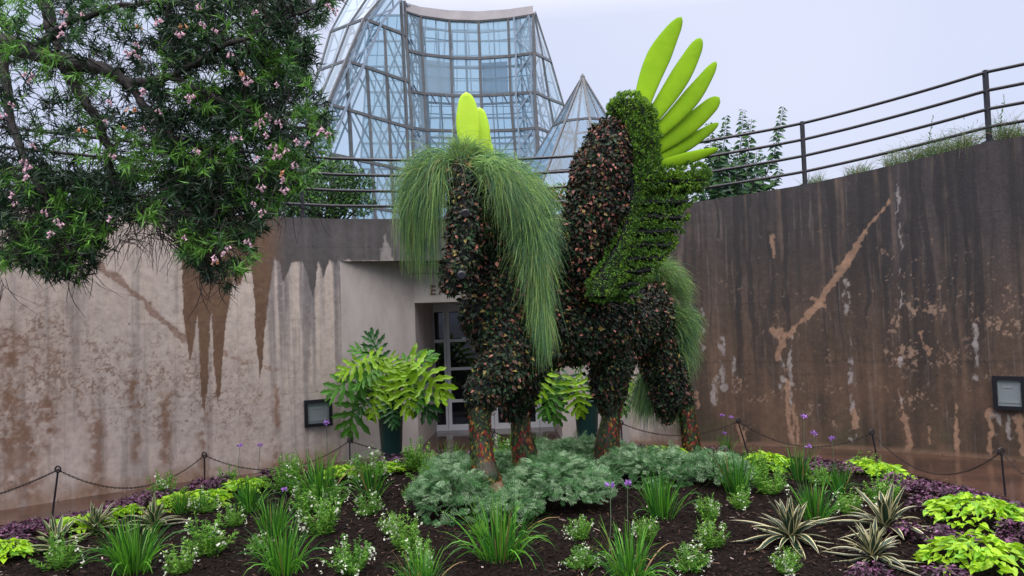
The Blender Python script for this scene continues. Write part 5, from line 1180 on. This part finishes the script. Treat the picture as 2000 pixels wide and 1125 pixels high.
# striped agaves
M['agG'] = leafmat('striped_leaf_green', (.018, .045, .026), .4, .3, .1); M['agC'] = leafmat('striped_leaf_cream', (.54, .49, .27), .45, .25, .15); M['agL'] = leafmat('striped_leaf_olive', (.07, .15, .04), .4, .3, .15)
def agave(n, L0, green):
    b = MB(); S = 9; t = np.linspace(0, 1, S)
    for i in range(n):
        a = i*2.39996+rng.uniform(-.2, .2); f = i/n; el = math.radians(3+80*f**.7+rng.uniform(-15, 15)); L_ = L0*rng.uniform(.65, 1.12)*(1-.2*f)
        d = np.array([math.cos(a), math.sin(a)]); h = L_*t*math.cos(el)*(1-.0*t); z = L_*(t*math.sin(el)-(.30*(1-f)+.12)*t*t*rng.uniform(.6, 1.5))+.03
        z = np.maximum(z, .012); c = np.c_[d[0]*h, d[1]*h, z]; sd_ = np.array([-d[1], d[0], 0]); w_ = L_*.066*np.array([.75, .85, 1, 1, .95, .82, .62, .36, .02]); up_ = unit(np.cross(np.gradient(c, axis=0), sd_)); up_ = up_*np.sign(up_[:, 2:3]+1e-6)
        offs = (-1, -.66, -.0, .66, 1) if not green else (-1, -.74, 0, .74, 1); rows = [c+sd_*(w_*o)[:, None]/1.0+up_*(abs(o)*w_*.35)[:, None] for o in offs]; V = np.stack(rows, 1).reshape(-1, 3); k = np.arange(S-1)*5
        for j, m in enumerate((1, 0, 0, 1) if not green else (1, 2, 0, 1)): b.add(V, np.stack([k+j, k+j+1, k+j+6, k+j+5], 1), m)
    return b
agm = [proto('leaves', agave(54, .54, False), [M['agG'], M['agC'], M['agL']]), proto('leaves', agave(46, .52, False), [M['agG'], M['agC'], M['agL']]), proto('leaves', agave(34, .46, True), [M['agG'], M['agC'], M['agL']])]
for px, yb_, w_, v, lab in ((1545, 1058, 215, 0, 'big striped cream and dark agave, the left one of the right group'), (1732, 1040, 200, 1, 'striped cream and dark agave at the back beside the lime vine'), (1705, 1098, 190, 0, 'striped agave at the front right with purple foliage at its foot'),
                        (108, 1078, 170, 2, 'striped green rosette at the lower left, nearest the photo edge'), (186, 1042, 150, 2, 'striped green rosette second from the left behind the front one'), (300, 1032, 150, 2, 'striped green rosette behind the large bright grass clump')):
    p = G(px, yb_); s = (w_*p[1]/FPX)/(2*(.47, .43, .43)[v]); place('striped_agave', [('leaves', agm[v])], p, rng.uniform(0, 6), s, lab, 'agave', 'variegated rosettes in the bed')
# lime sweet potato vine
M['lmA'] = leafmat('lime_leaf', (.37, .62, .025), .4, .25, .35); M['lmB'] = leafmat('lime_leaf_green', (.20, .44, .025), .38, .25, .3)
def patch(b, c, rx, ry, h, n, size, mats_pm, tv, tf, rz=0, wide=.62, flat=.5, wild=.35):
    a = rng.uniform(0, 6.28, n); r = np.sqrt(rng.uniform(0, 1, n))*(.78+.35*vn(a*1.6, a*0+c[0]*3, 5)); x = r*np.cos(a)*rx; y = r*np.sin(a)*ry
    X = c[0]+x*math.cos(rz)-y*math.sin(rz); Y = c[1]+x*math.sin(rz)+y*math.cos(rz); dome = h*np.sqrt(np.clip(1-r*r, 0, 1)); zb = bedz(X, Y)
    z = zb+dome*rng.uniform(.35, 1.0, n)**.5*(.8+.4*vn(X*9, Y*9, 8))+.015; nrm = unit(np.c_[x/rx**2*rx, y/ry**2*ry, np.full(n, .9)]*[flat, flat, 1]+rng.normal(0, wild, (n, 3)))
    yd = unit(np.c_[np.cos(a), np.sin(a), rng.uniform(-.5, .25+wild-.35, n)]+rng.normal(0, .6, (n, 3))*[1, 1, .2]); s = rng.uniform(.7, 1.25, n)*size
    b.inst(tv, tf, np.c_[X, Y, z], yd, nrm, s, rng.choice(len(mats_pm), n, p=mats_pm), sx=s*wide)
for px, py, wpx, ry, h, lab in ((5, 1092, 110, .2, .14, 'lime vine patch cut by the left edge of the photo'), (158, 1036, 120, .2, .13, 'lime vine patch between the left purple border and striped rosettes'), (245, 1008, 50, .15, .1, 'small lime vine bit behind the second striped rosette'),
                               (378, 985, 150, .32, .13, 'long lime vine patch left, beside the small dark grass tuft'), (478, 960, 90, .28, .12, 'lime green vine patch behind the dark left grass clump'), (672, 932, 90, .3, .13, 'lime vine patch right of the upright grass clump'), (752, 925, 70, .25, .12, 'lime vine patch left of the bright clump below the pot'),
                               (975, 900, 100, .3, .14, 'lime vine patch behind the front horse leg'), (1290, 893, 100, .25, .12, 'lime vine patch between the horse rear legs'), (1500, 915, 110, .3, .16, 'lime vine patch right of the silver foliage at the rear'),
                               (1715, 932, 138, .42, .17, 'lime vine patch in the middle of the right side by purple foliage'), (1905, 1018, 185, .42, .20, 'large lime vine patch at the right, rear of two'), (1912, 1105, 190, .36, .20, 'large lime vine patch at the bottom right corner')):
    p = G(px, py); rx = wpx/2*p[1]/FPX; b = MB(); n = int(70+rx*ry*1900); patch(b, p, rx, ry, h, n, .078, [.7, .3], HEARTV, HEARTF, wide=.60)
    o = b.build('lime_vine', [M['lmA'], M['lmB']], None, p); tag(o, lab, 'vine', 'lime green vine patches')
# silver artemisia
M['arA'] = leafmat('silver_leaf', (.28, .43, .24), .6, .35, .3); M['arB'] = leafmat('silver_leaf_green', (.07, .19, .06), .6, .3, .2)
ft = []; ff = []
for i in range(6):
    y = .1+i*.15; w_ = .42*math.sin(math.pi*(.25+.62*i/5)); 
    for s in (-1, 1):
        n0 = len(ft); ft += [[0, y, 0], [s*w_*.5, y+.05, .03], [s*w_, y+.22, -.04], [s*w_*.45, y+.14, .02]]; ff.append([n0, n0+1, n0+2, n0+3])
n0 = len(ft); ft += [[-.03, 0, 0], [.03, 0, 0], [.02, 1.05, -.06], [-.02, 1.05, -.06]]; ff.append([n0, n0+1, n0+2, n0+3]); ft = np.array(ft); ff = np.array(ff)
for px, py, wpx, ry, h, lab in ((888, 1000, 170, .46, .42, 'feathery silver foliage mound left of the front hoof'), (1088, 985, 215, .62, .42, 'largest feathery silver foliage mound right of the front hoof'), (1268, 935, 190, .5, .30, 'feathery silver foliage mound before the rear legs'),
                               (1400, 942, 120, .42, .28, 'feathery silver foliage mound at the far right end of the silver row'), (1130, 905, 240, .5, .26, 'feathery silver foliage mound behind, between front and rear legs'), (1015, 930, 130, .5, .26, 'feathery silver foliage mound around the second front leg'), (885, 935, 110, .35, .22, 'small feathery silver mound below the doorway grass'), (1000, 1010, 110, .3, .22, 'small feathery silver mound hugging the front hoof')):
    p = G(px, py); rx = wpx/2*p[1]/FPX; b = MB(); n = int(300+rx*ry*4200)
    patch(b, p, rx, ry, h*1.12, n, .11, [.5, .5], ft, ff, wide=.95, flat=1.0, wild=.8)
    o = b.build('silver_foliage', [M['arA'], M['arB']], None, p); tag(o, lab, 'foliage plant', 'feathery silver foliage mounds')
# purple foliage borders
M['puA'] = leafmat('purple_leaf', (.10, .030, .075), .36, .5, .15); M['puB'] = leafmat('purple_leaf_dark', (.028, .009, .020), .36, .5, .1); M['puC'] = leafmat('purple_leaf_light', (.22, .09, .18), .4, .3, .15)
for nm, lst, lab in (('purple_border', [(5, 1050, 110, .4), (60, 1040, 110, .3), (115, 1030, 100, .3), (175, 1018, 70, .2), (232, 1000, 90, .25), (275, 985, 90, .25), (330, 970, 40, .15), (395, 955, 70, .2), (430, 948, 50, .2), (30, 1075, 60, .2), (540, 930, 70, .2)], 'dark purple foliage edging the left side of the bed'),
                     ('purple_border', [(760, 905, 80, .3), (735, 915, 50, .2), (850, 896, 120, .2), (940, 890, 80, .2), (1110, 892, 90, .2), (1260, 888, 80, .2), (1400, 890, 60, .15)], 'purple foliage edging the bed below the doorway'),
                     ('purple_border', [(1590, 905, 60, .25), (1640, 912, 90, .25), (1770, 940, 90, .3), (1830, 955, 110, .3), (1890, 968, 100, .3), (1950, 985, 100, .3), (2010, 1010, 100, .3), (1740, 955, 70, .2), (1810, 985, 60, .2), (1680, 908, 60, .2), (1985, 1040, 60, .2)], 'dark purple foliage edging the right side of the bed'),
                     ('purple_foliage', [(1840, 1052, 70, .14), (1885, 1062, 70, .14), (1960, 1075, 60, .14), (1700, 1128, 90, .12), (1850, 1130, 80, .14), (1770, 1040, 50, .12)], 'dark purple foliage among the right lime vines and front agave')):
    b = MB()
    for px, py, wpx, ry in lst:
        p = G(px, py+(14 if px > 1500 else 6)); rx = wpx/2*p[1]/FPX; patch(b, p, rx, ry, .15, int(120+rx*ry*4200), .05, [.46, .40, .14], LEAFV, LEAFF, wide=.75)
    tag(b.build(nm, [M['puA'], M['puB'], M['puC']]), lab, None, None, 'stuff')
# lilac flower stems
M['lil'] = leafmat('lilac_petal', (.42, .20, .62), .5, .25, .25); M['stm'] = mat('stem_green', (.09, .14, .07), .5)
for px, pt_, pb, lab in ((468, 871, 945, 'thin stem with lilac head, left one of the pair before the pale wall'), (508, 870, 948, 'thin stem with lilac head, right one of the pair before the pale wall'), (638, 826, 960, 'tall stem with lilac head in front of the left wall light'),
                         (556, 957, 985, 'short lilac head in the white clump at the left middle'), (1192, 948, 1100, 'leaning stem with lilac head before the silver foliage, left of two'), (1226, 944, 1040, 'upright stem with lilac head before the silver foliage, right of two'),
                         (1411, 812, 880, 'stem with lilac head left of the leaning chain post by the tail'), (1428, 815, 880, 'stem with pale lilac head nearest the leaning chain post by the tail'), (1414, 846, 880, 'short stem with lilac head at the tuft right of the tail'),
                         (1570, 813, 925, 'tallest lilac stem before the brown wall at right'), (1590, 846, 925, 'lilac stem in the middle of the right trio before the brown wall'), (1625, 856, 930, 'lilac stem at the right of the trio before the brown wall'), (1578, 872, 925, 'lowest lilac head of the group before the brown wall'), (952, 946, 1000, 'lilac flower lying against the painted front leg')):
    bb = G(px+rng.uniform(-4, 6), pb); t = P(px, pt_, bb[1]); root = empty('lilac_flower', bb, lab, 'flower', 'lilac flower stems in the bed'); b = MB()
    b.tube([bb, (bb+t)/2+rng.normal(0, .012, 3), t], [.004, .0035, .003], 0, 5); b.build('stem', M['stm'], root, bb)
    b = MB(); k = 26; d = rdir(k)*[1, 1, .6]+[0, 0, .15]; b.inst(SLIM, SLIMF, np.repeat(t[None], k, 0)+d*.008, d, rdir(k), rng.uniform(.03, .048, k), 0, sx=rng.uniform(.012, .02, k)); b.build('blossom', M['lil'], root, bb)
